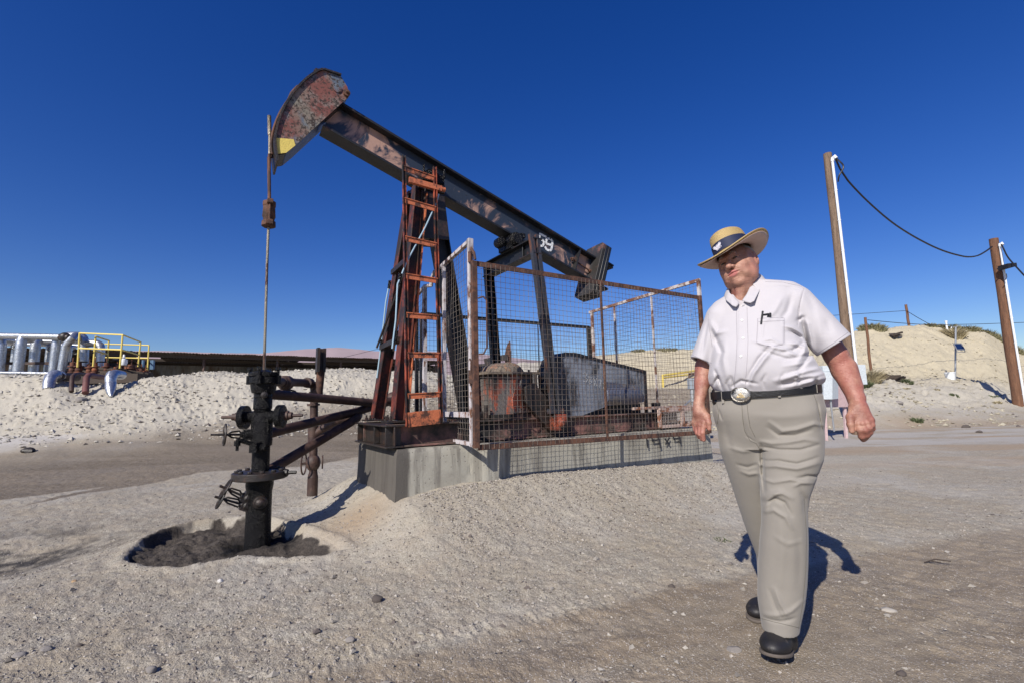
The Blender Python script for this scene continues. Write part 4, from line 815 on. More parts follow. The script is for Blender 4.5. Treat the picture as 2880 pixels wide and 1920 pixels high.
# small low cage panel at the far end of the skid
m=MB(); zz=[(1856,1190),(1935,1192),(1975,1192)]
a=UZ(onv(1856,1188,.55)); b=UZ(onv(1990,1185,.55)); a2=UZ(onv(1862,1206+6,.55))
m.bar(L(a[0],.55,.78),L(b[0],.55,.78),.03,.035); m.bar(L(a[0],.55,.985),L(b[0],.55,.985),.03,.05); m.bar(L(a[0],.55,.77),L(a[0],.55,.99),.03,.04,D); m.bar(L(a[0]+.42,.55,.77),L(a[0]+.42,.55,.99),.03,.06,D); m.bar(L(a[0]-.35,.45,1.01),L(b[0],.45,1.01),.06,.03)
S_=obj('low_cage_frame',m,paint('cage_frame_paint',(.55,.42,.36),(.3,.12,.06),.45,9,.7,dk=.1),FN); 
m=MB(); wire(m,L(a[0],.56,.79),L(b[0],.56,.79),L(b[0],.56,.96),L(a[0],.56,.96),seed=8,sp=.03,bow=.001,r=.002); obj('wire_mesh',m,paint('pale_wire',(.4,.36,.34),(.2,.1,.07),.4,9,.6,dk=0),S_)
m=MB(); m.box(L(4.75,.15,.99),(.12,.05,.16),(D,N,UP)); obj('skid_bracket',m,OILM,PJ)
# ================================================================== BACKGROUND, LEFT
def A(px,py,Y): return at(px,py,Y)
def pxm(Y): return Y/F_
def g_at(px,Y): x=(px-1440)/F_*Y*1.0; p=at(px,1100,Y); return np.array([p[0],Y,gz(p[0],Y)])
# far range
pk=[(-900,1010),(-500,1004),(0,1000),(300,988),(450,987),(600,992),(730,992),(803,986),(921,977),(1010,982),(1064,988),(1180,984),(1300,990),(1420,1002),(1600,1020),(1850,1020),(2200,1010),(2800,1000),(3600,1000)]
YM=4200.
nx_=420; xs=np.linspace(-900,3600,nx_); pts=[]; rows_=26
vs=[]
for j in range(rows_):
    t=j/(rows_-1)
    for i,x_ in enumerate(xs):
        yy=np.interp(x_,[p[0] for p in pk],[p[1] for p in pk])+float(fbm(np.array([x_/60.]),np.array([0.3]),4,201)[0])*3
        top=at(x_,yy,YM); base=np.array([top[0]*(.70),YM*.70,-20.]); 
        p=base*(1-t)+top*t; r=float(fbm(np.array([x_/35.]),np.array([t*3.]),5,203)[0]); p[2]+=r*60*t*(1-t); p[1]+=r*300*t*(1-t); vs.append(p)
for i,x_ in enumerate(xs): p=np.array(vs[(rows_-1)*nx_+i]); vs.append(np.array([p[0]*1.2,p[1]*1.3,-30.]))
rows_+=1
fs=[(j*nx_+i,j*nx_+i+1,(j+1)*nx_+i+1,(j+1)*nx_+i) for j in range(rows_-1) for i in range(nx_-1)]
s=M_('far_hill_hazed_soil'); n=s.noise(.004,6,.6); hillm=s.fin(s.mix(n,(.24,.18,.20),(.34,.27,.28)),.95)  # pinkish soil paled in its base colour to stand in for distance haze
tag(mesh_obj('hills',vs,fs,hillm,None,loc=(0,YM,0)),kind='structure')
# shed
def shed():
    eL,eR=A(285,980,26.5),A(1252,1014.5,38.5); ex=nrm((eR-eL)*np.array([1,1,0])); bk=nrm(np.array([-ex[1],ex[0],0])); Ln=np.linalg.norm((eR-eL)[:2]); zt=4.35; gzv=2.0
    S=thing('open_shed','long low open fronted corrugated iron shed behind the pale earth mound','shed',[*( (eL+eR)/2)[:2],gzv])
    eL=eL-ex*6.; Ln+=6.; e0=np.array([eL[0],eL[1],0]); Pp=lambda s_,d_,z_: e0+ex*s_+bk*d_+UP*z_
    rm=paint('shed_roof_iron',(.12,.10,.09),(.09,.05,.035),.5,1.5,.8,dk=.3,bump=.01)
    m=MB(); ns=44; gap={12:(1.4,3.0),13:(1.4,3.4),27:(2.,3.6),28:(2.,3.)}
    for i in range(ns):
        a,b=Ln*i/ns,Ln*(i+1)/ns+.03; hgt=random.uniform(0,.05)
        zz=lambda d_: zt+.02-d_*.02+hgt
        segs=[(-.5-random.uniform(0,.12),9)] 
        if i in gap: segs=[(segs[0][0],gap[i][0]),(gap[i][1],9)]
        for d0,d1 in segs:
            K=8
            for k in range(K):
                s0,s1=a+(b-a)*k/K,a+(b-a)*(k+1)/K; h0,h1=(.03 if k%2 else 0),(.03 if (k+1)%2 else 0)
                m.prism([Pp(s0,d0,zz(d0)+h0),Pp(s1,d0,zz(d0)+h1),Pp(s1,d1,zz(d1)+h1),Pp(s0,d1,zz(d1)+h0)],UP*.006)
    obj('roof',m,rm,S,smooth=0)
    m=MB(); 
    for d_ in (-.1,2.2,4.6,7.): m.bar(Pp(0,d_,zt-.12-d_*.02),Pp(Ln,d_,zt-.12-d_*.02),.08,.16)
    obj('purlins',m,DEBRIS,S)
    wm=paint('corrugated_wall_iron',(.30,.29,.28),(.16,.11,.08),.45,.8,.7,dk=.3,bump=.01,streak=4)
    m=MB(); K=int(Ln/.12)
    for k in range(K):
        s0,s1=Ln*k/K,Ln*(k+1)/K; m.prism([Pp(s0,5.0+(.04 if k%2 else 0),1.6),Pp(s1,5.0+(.04 if (k+1)%2 else 0),1.6),Pp(s1,5.0+(.04 if (k+1)%2 else 0),zt-.1),Pp(s0,5.0+(.04 if k%2 else 0),zt-.1)],bk*.01)
    obj('back_wall',m,wm,S,smooth=0)
    m=MB(); m.prism([Pp(Ln,.5,1.5),Pp(Ln,8,1.5),Pp(Ln,8,zt-.2),Pp(Ln,.5,zt-.1)],ex*.03); obj('end_wall',m,wm,S)
    for f_ in (.01,.17,.20,.40,.55,.70,.86,.97): m=MB(); m.bar(Pp(Ln*f_,0,1.6),Pp(Ln*f_,0,zt-.08),.12,.12); obj('post',m,RUSTD,S)
shed()
# pipe rack
def rack():
    Y=19.5
    T=thing('pipe_rack','bank of shiny aluminium clad steam pipes standing above the left end of the mound','pipe rack',[*A(80,1040,Y)[:2],gz(A(80,1040,Y)[0],Y)])
    for (x0,y0,x1,y1,r,dy) in ((-260,940,171,948,.125,0),(-260,952,240,962,.09,1.2),(-260,962,230,972,.08,2.2),(-60,1047,160,1050,.06,-3.2)):
        m=MB(); a,b=A(x0,y0,Y+dy),A(x1,y1,Y+dy); m.tube([a,a*.5+b*.5,b],r,18); m.tube([a*.45+b*.55,a*.44+b*.56],r+.012,18); obj('header_pipe',m,ALU,T)
    m=MB(); m.ball(A(182,948,Y),.19); m.tube([A(170,948,Y),A(195,950,Y)],.14,12); obj('black_coupling',m,OILM,T)
    m=MB(); m.bar(A(-200,1021,Y+.6),A(215,1021,Y+.6),.12,.11); obj('support_beam',m,RUSTD,T)
    for (tx,ty,bx,by,w_,dy) in ((6,956,-3,1062,22,.3),(62,951,48,1060,24,0),(101,959,92,1062,23,1.0),(141,968,131,1060,17,1.6),(160,951,148,1050,21,.2),(43,966,31,1060,13,1.8),(198,975,190,1035,12,1.4)):
        a,b=A(bx,by,Y+dy),A(tx,ty,Y+dy); r=w_/2*pxm(Y+dy); d=b-a
        m=MB(); top=b+bk_*r*1.2; m.tube([a,a+d*.15],[r*.98,r*1.0],18); m.tube([a+d*.15,a+d*.72,a+d*.9,b,b+bk_*r*.9+UP*r*.1,b+bk_*r*2.4],[r,r,r,r*.93,r*.9,r*.9],18); m.tube([a+d*.72,a+d*.73],r*1.03,18); obj('vertical_pipe',m,ALU,T)
    r=10*pxm(Y); m=MB(); m.tube([A(172,1050,Y),A(180,1000,Y),A(185,975,Y),A(190,966,Y),A(203,953,Y),A(211,946,Y+.2),A(214,944,Y+1)],r,18); m.tube([A(182,990,Y),A(182.3,988,Y)],r*1.04,18); obj('bent_pipe',m,ALU,T)
    for (x_,y_,R_,dy) in ((40,975,10,1.3),(143,982,9,1.2),(90,990,8,1),(212,990,7,.5)):
        m=MB(); c=A(x_,y_,Y+dy); m.torus(c,np.array([.3,-1,0]),R_*pxm(Y)*.8,.018,16,5)
        for k in range(3): t=k*math.pi/3; e=np.array([math.cos(t)*.95,.3*math.cos(t),math.sin(t)])*R_*pxm(Y)*.8; m.tube([c-e,c+e],.012,5)
        obj('handwheel',m,BLACKC,T)
bk_=np.array([0,1.,0])
rack()
def gooses():
    lab=['silver clad gooseneck pipe inside the yellow railing, left one','silver clad gooseneck pipe inside the yellow railing, right one']
    for i,(x_,yb,yt,xl,w_) in enumerate(((236,1022,962,216,24),(283,1024,980,268,21))):
        Y=20.5; r=w_/2*pxm(Y); m=MB(); a=A(x_-2,yb+12,Y); R_=A(x_,yt,Y)
        pts=[a,A(x_,yt+8,Y)]
        for k in range(1,7): t=k/6*math.pi*.52; pts.append(R_+np.array([-(1-math.cos(t))*r*1.9,0,math.sin(t)*r*1.5]))
        pts.append(pts[-1]+np.array([-.35,0,0])); m.tube(pts,r,18); m.tube([A(x_,yt+12,Y),A(x_,yt+11,Y)],r*1.04,18)
        tag(obj('gooseneck_pipe',m,ALU),lab[i],'pipe','gooseneck pipes by the yellow railing')
gooses()
def railing():
    Y=18.6; T=thing('railing','yellow pipe handrail round the rusty valve platform on the mound','railing',A(320,1050,Y))
    yy={'a':Y,'b':Y,'c':Y-1.0,'d':Y+1.4,'e':Y+1.6,'f':Y+2.6}
    for (x0,y0,x1,y1,Yp) in ((224,936,218,1032,Y),(345,942,337,1035,Y),(395.5,961,387,1044,Y+2.2),(419,971,414,1052,Y+3.6),(269,946,262,1030,Y+.2),(306,958,301,1032,Y+2.4)):
        m=MB(); m.tube([A(x0,y0,Yp),A(x1,y1,Yp)],.032,10); obj('rail_post',m,YEL,T)
    for pts in (((224,937,Y),(345,942,Y),(396,962,Y+2.2)),((269,946,Y+.2),(307,958,Y+2.4)),((295,967,Y+3.6),(419,971,Y+3.6)),((222,979,Y),(342,983,Y),(392,998,Y+2.2)),((265,1004,Y+3.5),(416,1007,Y+3.6)),((266,985,Y+.2),(303,996,Y+2.4))):
        m=MB(); m.tube([A(*p) for p in pts],.03,10); obj('rail',m,YEL,T)
railing()
def manifold():
    Y=19.2; T=thing('valve_manifold','cluster of rusty flanged valves and pipes beneath the yellow railing','valve manifold',A(310,1060,Y))
    rg=random.Random(4)
    for i,x_ in enumerate((205,222,238,252,268,285,300,330,343,356,370,384,398,410)):
        Yp=Y+rg.uniform(-.3,1.6); top=1018+rg.uniform(0,10)+(x_>320)*6+max(0,x_-380)*.35; m=MB(); b=A(x_,1062+max(0,x_-370)*.1,Yp)-UP*.2; t=A(x_,top,Yp); r=rg.uniform(.07,.13)
        m.tube([b,t],r,12); h=t-b
        for f_ in (.25,.5,.78): m.lathe(b+h*f_,UP,[(0,r*1.7),(.05,r*1.7)],14)
        m.ball(b+h*.65,r*1.35); m.tube([t,t+UP*.2],.02,6)
        obj('flanged_valve',m,paint('manifold_rust_%d'%i,(.26,.09,.04) if i%2 else (.16,.06,.035),(.08,.03,.02),.5,3,.8,dk=.2) if i<3 else [bpy.data.materials['manifold_rust_%d'%(i%3)]][0],T)
    m=MB(); m.tube([A(185,1050,Y+.6),A(425,1056,Y+1.2)],.16,14); m.tube([A(200,1033,Y+.9),A(420,1046,Y+1.6)],.09,12); m.bar(A(195,1022,Y+1.8),A(330,1026,Y+1.8),.2,.16); m.bar(A(330,1046,Y+.4),A(425,1062,Y+.8),.4,.35); m.box(A(250,1066,Y-.2),(4.2,.5,.35)); obj('manifold_body',m,DEBRIS,T)
    for x_,w_ in ((232,22),(286,20),(338,34)):
        m=MB(); m.torus(A(x_,1017 if x_<300 else 1011,Y),UP,w_/2*pxm(Y),.02,18,5); obj('handwheel',m,BLACKC,T)
    m=MB(); m.lathe(A(347,1026,Y-.2),UP,[(0,.10),(.1,.13),(.22,.12),(.25,.05),(.42,.03)],14); obj('white_actuator',m,WHITEM,T)
    for x_,y0,y1 in ((402,1012,1032),(425,1012,1038),(430,1012,1038)): m=MB(); m.lathe(A(x_,y1,Y+2),UP,[(0,.06),((y1-y0)*pxm(Y+2),.06)],10); obj('blue_cylinder',m,plain('blue_steel_%d'%x_,(.10,.18,.28),.5),T)
manifold()
def bents():
    Y=15.0
    def P_(l): return [A(a,b,y) for a,b,y in l]
    m=MB(); m.tube(P_(((215,1061,Y+2.4),(180,1058,Y+.8),(163,1055,Y+.1))),.13,14); o=MB(); o.tube(P_(((168,1056,Y+.4),(154,1053,Y),(143,1060,Y-.1),(138,1076,Y-.2),(136,1095,Y-.3))),[.16,.165,.16,.155,.14],16)
    t=obj('bent_pipe',o,ALU); tag(t,'crumpled silver elbow pipe turning down into the mound, leftmost of four','pipe','bent pipes entering the mound'); mm=mesh_obj('dark_run',m.v,m.f,RUSTD,t)
    m=MB(); m.tube(P_(((240,1052,Y+2.2),(222,1051,Y+.9),(210,1052,Y+.3),(204,1058,Y),(202,1070,Y-.1),(201,1100,Y-.3))),.06,12); tag(obj('bent_pipe',m,RUSTD),'thin dark rusty pipe bending down into the mound beside the silver elbow','pipe','bent pipes entering the mound')
    m=MB(); m.tube(P_(((290,1060,Y+2),(262,1056,Y+.6),(250,1054,Y+.1),(243,1062,Y-.1),(242,1078,Y-.2),(240,1104,Y-.4))),.085,14); tag(obj('bent_pipe',m,paint('red_brown_pipe',(.14,.05,.045),(.07,.035,.03),.4,2,.6,dk=.2)),'red brown pipe bending down into the mound near the cracked soil','pipe','bent pipes entering the mound')
    m=MB(); m.tube(P_(((342,1054,Y+.9),(325,1052,Y+.2),(315,1054,Y),(311,1064,Y-.1),(311,1073,Y-.1))),[.14,.15,.155,.15,.15],16); t=obj('bent_pipe',m,ALU); tag(t,'silver foil wrapped elbow with a tapered boot, rightmost of the four bent pipes','pipe','bent pipes entering the mound')
    m=MB(); m.tube(P_(((311,1073,Y-.1),(311,1077,Y-.1))),.10,14); obj('dark_collar',m,OIL,t); m=MB(); m.tube(P_(((311,1076,Y-.1),(311,1088,Y-.2),(311,1102,Y-.3),(312,1114,Y-.4))),[.145,.145,.11,.04],16); obj('tapered_boot',m,ALU,t)
bents()
# thin wire from the shed
def cable(pts,r,name,lab,mat=BLACKC,n=40):
    P=[A(*p) for p in pts]; t=np.linspace(0,1,len(P)); d=np.cumsum([0]+[np.linalg.norm(P[i+1]-P[i]) for i in range(len(P)-1)]); d/=d[-1]
    tt=np.linspace(0,1,n); Q=np.stack([np.interp(tt,d,[p[k] for p in P]) for k in range(3)],1); kk=np.ones(5)/5
    Q2=np.stack([np.convolve(np.pad(Q[:,k],2,'edge'),kk,'valid') for k in range(3)],1); Q2[0],Q2[-1]=Q[0],Q[-1]
    m=MB(); m.tube(list(Q2),r,6); return tag(obj(name,m,mat),lab,'cable')
cable([(960,1006,36),(1070,979,30),(1180,950,24)],.012,'wire','thin dark wire rising to the right from the shed roof')
# ================================================================== BACKGROUND, RIGHT
def px_wood(tx): return tx<2400
def pole(name,tx,ty,bx,Y,r0,r1,lab,conduit=None,base_y=None,grp='wooden utility poles'):
    t=A(tx,ty,Y); b=A(bx,base_y or 1150,Y); b=t+(b-t)*1.0
    z=gz(b[0],b[1]); k=(t[2]-(z-.15))/(t[2]-b[2]); b=t+(b-t)*k
    T=thing(name,lab,'utility pole',b,grp)
    m=MB(); K=9; pts=[b+(t-b)*i/K+np.array([.012*math.sin(i*1.3),0,0]) for i in range(K+1)]; m.tube(pts,[r1+(r0-r1)*i/K for i in range(K+1)],18); obj('pole_shaft',m,WOOD if px_wood(tx) else WOOD2,T); return T,t,b
T1,t1_,b1_=pole('utility_pole',2328,433,2388,13.0,.105,.125,'nearest tall wooden pole with a white conduit standing behind the man',base_y=1000)
Y=12.8; m=MB(); c0,c1=A(2341,452,Y),A(2408,1024,Y); m.tube([c0,c1],.034,12)
for i in range(1,7): p=c0+(c1-c0)*i/6.6; m.tube([p,p+(c1-c0)*.004],.042,10)
m.tube([A(2341,455,Y),A(2342,444,Y),A(2347,440,Y-.05),A(2352,446,Y-.08)],.045,12); obj('conduit',m,PVC,T1)
m=MB(); m.box(A(2417,1053,Y),(.27,.16,.52),(nrm(np.array([1,.1,0])),nrm(np.array([-.1,1,0])),UP)); obj('meter_box',m,BOXGREY,T1,bevel=.01)
T2,t2_,b2_=pole('utility_pole',2795,672,2864,17.0,.13,.165,'brown wooden pole with conduit and floodlight at the right edge',base_y=1130)
Y=16.8; m=MB(); c0,c1=A(2812,690,Y),A(2886,1150,Y); m.tube([c0,c1],.035,12)
for i in range(1,7): p=c0+(c1-c0)*i/6.6; m.tube([p,p+(c1-c0)*.004],.045,10)
m.tube([A(2812,693,Y),A(2812,686,Y),A(2817,684,Y-.05),A(2820,689,Y-.08)],.045,12); obj('conduit',m,PVC,T2)
m=MB(); c=A(2828,752,16.6); m.prism([c+np.array([-.12,-.2,-.1]),c+np.array([.2,-.2,-.02]),c+np.array([.2,-.2,.1]),c+np.array([-.12,-.2,.08])],np.array([0,.35,0])); m.tube([c-np.array([.1,0,.05]),c-np.array([.3,0,.05])],.02,6); obj('floodlight',m,BLACKC,T2)
m=MB(); m.tube([A(2830,770,16.6),A(2832,780,16.6),A(2827,788,16.6)],.012,6); obj('lamp_wire',m,BLACKC,T2)
cable([(2350,448,12.7),(2357,478,12.8),(2400,527,13.0),(2449,576,13.5),(2510,628,14.1),(2571,667,14.8),(2640,702,15.4),(2694,719,15.8),(2735,726,16.2),(2768,712,16.6),(2790,694,16.9)],.026,'power_cable','thick black twisted power cable sagging between the two tall poles')
cable([(2352,446,12.7),(2362,455,12.6),(2374,466,12.6),(2370,480,12.6),(2360,492,12.6),(2357,512,12.7)],.02,'drop_cable','black cable loop hanging from the top of the nearest pole',n=24)
cable([(2816,688,16.7),(2826,705,16.6),(2830,720,16.5),(2850,742,16.3),(2885,780,15.8),(2940,830,15)],.024,'drop_cable','black cable leaving the right edge pole towards the photo edge',n=30)
T3,t3,b3=pole('utility_pole',2434,893,2450,20.6,.05,.055,'short thin brown post at the left end of the hill bench',base_y=1047)
T4,t4,b4=pole('utility_pole',2548,857,2556,30.0,.07,.075,'small wooden pole standing on the crest of the hill',base_y=914)
cable([(2230,894,31),(2400,884,31),(2548,874,30)],.016,'wire','thin wire running left from the small pole on the hill crest')
cable([(2549,874,30),(2580,893,29),(2625,918,28)],.016,'wire','thin guy wire slanting down right from the small pole on the crest')
cable([(2440,900,20.6),(2520,908,21),(2613,914,22),(2740,912,23),(2880,907,24),(3100,900,26)],.014,'wire','thin dark wire running right from the short brown post across the hill')
# solar post and bucket
def solar():
    Y=21.3; b=g_at(2690,Y); T=thing('solar_post','thin steel post carrying a small tilted solar panel on the hill bench','solar post',b)
    top=A(2688,920,Y); m=MB(); m.tube([b-UP*.1,top],.035,10); m.tube([top,top+np.array([-.2,0,.0]),top+np.array([-.22,0,-.06])],.025,6); m.tube([top,top+np.array([.08,0,.02])],.025,6); obj('post',m,GALV,T)
    q=[A(2682,966,Y-.15),A(2703,966,Y+.15),A(2713,983,Y-.25),A(2691,983,Y-.55)]; n=nrm(np.cross(q[1]-q[0],q[3]-q[0])); 
    m=MB(); m.prism(q,n*.03); P_=obj('solar_panel',m,PANEL,T); m=MB()
    for i in range(4): m.bar(q[i],q[(i+1)%4],.03,.045)
    obj('panel_frame',m,GALV,P_); m=MB(); m.tube([q[3],q[3]-UP*.1,q[2]-UP*.1,q[2]],.015,6); obj('panel_bracket',m,GALV,T)
    Y=21.0; b=g_at(2678,Y)+UP*.0; m=MB(); m.lathe(b,UP,[(0,.15),(.02,.155),(.30,.18),(.31,.195),(.35,.195),(.36,.18)],20); o=obj('bucket',m,BUCK); tag(o,'white plastic bucket on the ground beside the solar panel post','bucket')
solar()
m=MB(); b=A(2663,921,29.0); m.tube([b-UP*.4,A(2661,906,29.0)],.05,8); m.lathe(A(2661,906,29.0),UP,[(0,.07),(.08,.07)],8); tag(obj('marker_post',m,PVC),'short white marker post on top of the hill','marker post')
# pink board with electrical box
def board():
    Y=12.0; b=g_at(2350,Y); b[2]=gz(b[0],b[1]); T=thing('electrical_board','faded pink plywood board on legs behind the man, with a grey electrical box','electrical board',b)
    m=MB(); q=[A(2311,1145,Y),A(2387,1143,Y+.3),A(2387,1074,Y+.3),A(2311,1072,Y)]; m.prism(q,np.array([0,.03,0])); obj('plywood_panel',m,PINKP,T)
    for x_,yy,dy in ((2324,1145,0),(2381,1143,.3)): p=A(x_,yy,Y+dy)+np.array([0,.06,.3]); e=A(x_+1,1212,Y+dy)+np.array([0,.06,0]); e[2]=gz(e[0],e[1])-.1; m=MB(); m.bar(p,e,.06,.06); obj('leg',m,PINKP,T)
    m=MB(); q=[A(2317,1122,Y-.25),A(2341,1122,Y-.25),A(2341,1044,Y-.25),A(2317,1044,Y-.25)]; m.prism(q,np.array([0,.24,0])); q=[A(2341.4,1122,Y-.25),A(2358,1120,Y-.05),A(2358,1052,Y-.05),A(2341.4,1044,Y-.25)]; m.prism(q,np.array([0,.03,0])); obj('electrical_box',m,BOXGREY,T,bevel=.005)
    m=MB(); m.tube([A(2336,1122,Y-.15),A(2338,1145,Y-.15)],.025,8); m.tube([A(2338,1145,Y-.15),A(2346,1212,Y-.15)],.02,8); obj('feed_pipe',m,GALV,T)
    m=MB(); m.box(A(2322,1036,Y-.1),(.26,.2,.14)); obj('top_box',m,BOXGREY,T,bevel=.005)
board()
# electrical box and strut seen through the fence, yellow pipe frame, distant pump
def beyond():
    Y=11.; T=thing('junction_box','grey electrical junction box with conduit on a stand, seen through the mesh beside the man','junction box',g_at(1946,Y))
    m=MB(); m.box(A(1948,1078,Y),(.2,.12,.24)); obj('box',m,plain('grey_box_paint',(.28,.32,.36),.5),T,bevel=.005)
    m=MB(); m.tube([A(1946,1090,Y),A(1948,1128,Y)],.05,8); m.tube([A(1948,1120,Y),g_at(1949,Y)-UP*.05],.03,8); m.tube([A(1944,1122,Y),A(1925,1140,Y-.1),A(1912,1150,Y-.2)],.02,6); obj('conduit',m,GALV,T)
    m=MB(); m.bar(A(1937,1066,Y),A(1957,1062,Y),.03,.05); m.bar(A(1938,1066,Y),A(1938,1050,Y),.03,.03); m.bar(A(1955,1064,Y),A(1955,1050,Y),.03,.03); m.bar(A(1937,1051,Y),A(1957,1050,Y),.03,.05); obj('frame',m,RUST,T)
    Y=33; T=thing('pipe_barrier','yellow pipe frame standing in front of the far bank, seen through the mesh','barrier',g_at(1905,Y)); m=MB(); m.tube([g_at(1866,Y)-UP*.2,A(1863,1055,Y),A(1965,1040,Y+3),g_at(1968,Y+3)],.08,8); m.tube([A(1864,1062,Y),A(1966,1048,Y+3)],.06,8); obj('pipe_rail',m,YEL,T)
    m=MB(); m.tube([A(1690,1033,39),A(1800,1018,40),A(1905,1006,41),(A(1925,1003,41.5))],.09,8)
    m.lathe(A(1905,1006,41)-UP*.1,UP,[(0,.2),(.35,.2)],8); m.lathe(A(1815,1020,40)-UP*.3,UP,[(0,.2),(.3,.2)],8); tag(obj('surface_pipe',m,DEBRIS),'dark pipeline lying along the face of the far pale bank','pipeline')
    Y=27; T=thing('pumpjack','small distant pumping unit beyond the fence, left of the gearbox','oil pumpjack',g_at(1400,Y))
    def q(a,b,dy=0): return A(a,b,Y+dy)
    m=MB(); m.bar(q(1362,1016),q(1428,1003),.25,.3); obj('walking_beam',m,OILM,T)
    m=MB(); m.prism([q(1423,1034),q(1418,1003),q(1424,975),q(1432,958),q(1436,962),q(1438,1036)],np.array([0,.5,0])); obj('horse_head',m,RUST,T)
    m=MB()
    for a,b in ((1380,1060),(1402,1062)): m.bar(q(1392,1012),np.append(q(a,b)[:2],gz(*q(a,b)[:2])-.1),.12,.12)
    m.bar(q(1384,1035),q(1400,1036),.1,.1); obj('samson_post',m,OILM,T)
    m=MB(); g0=g_at(1366,Y); g1=g_at(1420,Y); m.bar(g0+UP*.1,g1+UP*.1,.8,.25); m.bar(q(1366,1016),g_at(1366,Y)+UP*.3,.1,.1); m.box(g0+UP*.5,(.8,.6,.7)); obj('base_frame',m,OILM,T)
    m=MB(); m.tube([q(1437,985),g_at(1438,Y)],.03,6); obj('polished_rod',m,OILM,T)
beyond()
# shrubs and dry grass
def m_grass(name,a,b):
    s=M_(name); f,_=s.attr('tone'); c=s.mix(f,a,b); return s.fin(c,.85)
GD=m_grass('dry_grass',(.20,.16,.09),(.42,.36,.22)); GG=m_grass('green_weed',(.035,.05,.02),(.13,.15,.07)); GB=m_grass('olive_brush',(.09,.09,.045),(.30,.27,.15))
def tuft(px,Y,rad,h,n,mat,lab,seed,by=None,grp=None,wd=.02,cat='shrub'):
    b=g_at(px,Y); rg=np.random.default_rng(seed)
    a=rg.random(n)*6.283; rr=rad*np.sqrt(rg.random(n)); bx=np.cos(a)*rr*.75; by_=np.sin(a)*rr*.75
    ln=h*(.45+.55*rg.random(n))*(1-.35*(rr/rad)); lean=.5*rr/rad+.35*rg.random(n); a2=a+rg.normal(0,.6,n)
    gzv=ground(b[0]+bx,b[1]+by_,False)
    P0=np.stack([b[0]+bx,b[1]+by_,gzv-.01],-1); dirv=np.stack([np.cos(a2)*lean,np.sin(a2)*lean,np.ones(n)],-1); dirv/=np.linalg.norm(dirv,axis=1)[:,None]
    t=np.cross(dirv,rg.normal(0,1,(n,3))); t/=np.linalg.norm(t,axis=1)[:,None]
    P1=P0+dirv*ln[:,None]*.55; P2=P0+dirv*ln[:,None]+np.stack([np.cos(a2),np.sin(a2),-.3*np.ones(n)],-1)*(ln*.25)[:,None]
    w_=wd*(.6+.8*rg.random(n))[:,None]
    V=np.stack([P0-t*w_*.4,P0+t*w_*.4,P1+t*w_*.5,P1-t*w_*.5,P2],1)
    k=np.arange(n)[:,None]*5; F=np.concatenate([k+np.array([[0,1,2]]),k+np.array([[0,2,3]]),k+np.array([[3,2,4]])],0)
    org=np.array([b[0],b[1],b[2]])
    o=np_mesh('shrub',V.reshape(-1,3)-org,F,mat,dict(tone=np.repeat(rg.random(n),5)),smooth=False); o.location=Vector(org); o['_org']=[float(x) for x in org]
    return tag(o,lab,cat,grp)
K=np.array
sh=[(1120,12.6,.5,.9,900,GB,'pale dry bush at the mound foot behind the pumping unit legs',.02),
 (2442,19.3,.6,.75,900,GD,'big dry grass clump under the meter box of the nearest pole',.02),
 (2425,18.6,.35,.5,500,GG,'dark green bush at the foot of the dry clump behind the left hand',.025),
 (2555,19.6,.22,.28,260,GG,'green weed just below the driftwood pile',.02),
 (2551,18.4,.12,.14,90,GD,'tiny dry weed on the slope under the green weed',.015),
 (2635,18.3,.12,.12,80,GD,'tiny dry weed on the middle of the grey slope',.015),
 (2682,17.8,.16,.14,120,GG,'low grey green weed on the slope below the bucket',.018),
 (2794,18.0,.16,.16,120,GG,'dark weed at the edge of the right pole shadow',.018),
 (2800,17.2,.15,.14,110,GD,'pale weed a little below the right pole shadow',.018),
 (2569,14.9,.16,.22,200,GG,'green weed at the toe of the slope right of the hand',.018),
 (2474,28.6,.9,.5,900,GB,'wide low brush on the left part of the hill crest',.03),
 (2642,29.2,.35,.3,300,GB,'small brush beside the white marker post on the crest',.03),
 (2692,29.5,.6,.55,600,GB,'rounded dry brush behind the top of the solar post',.03),
 (2744,29.6,.7,.55,800,GB,'wide brush on the crest right of the solar post',.03),
 (2708,27.8,.45,.9,600,GD,'grey brush spilling down the slope right of the solar post',.03),
 (2810,30.2,.55,.55,600,GB,'round brush on the crest left of the right edge pole',.03),
 (2866,29.5,.7,.5,700,GB,'low brush behind the right edge pole',.03),
 (1800,42.,.8,.3,400,GB,'low grass on the crest of the far bank, left clump',.05),
 (1880,42.4,1.2,.4,600,GB,'higher grass on the crest of the far bank, right clump',.05),
 (1640,12.8,.2,.12,60,GD,'tiny dry tuft on the track behind the fence',.02)]
for i,(px,Y,r,h,n,mt,lb,wd) in enumerate(sh[:-1]): tuft(px,Y,r,h,n,mt,lb,50+i,wd=wd,grp='weeds on the grey slope' if Y<20 and px>2500 and r<.25 else None)
tuft(2001,3.9,.07,.05,60,GG,'small green weed in the gravel beside the leg of the man',99,wd=.006)
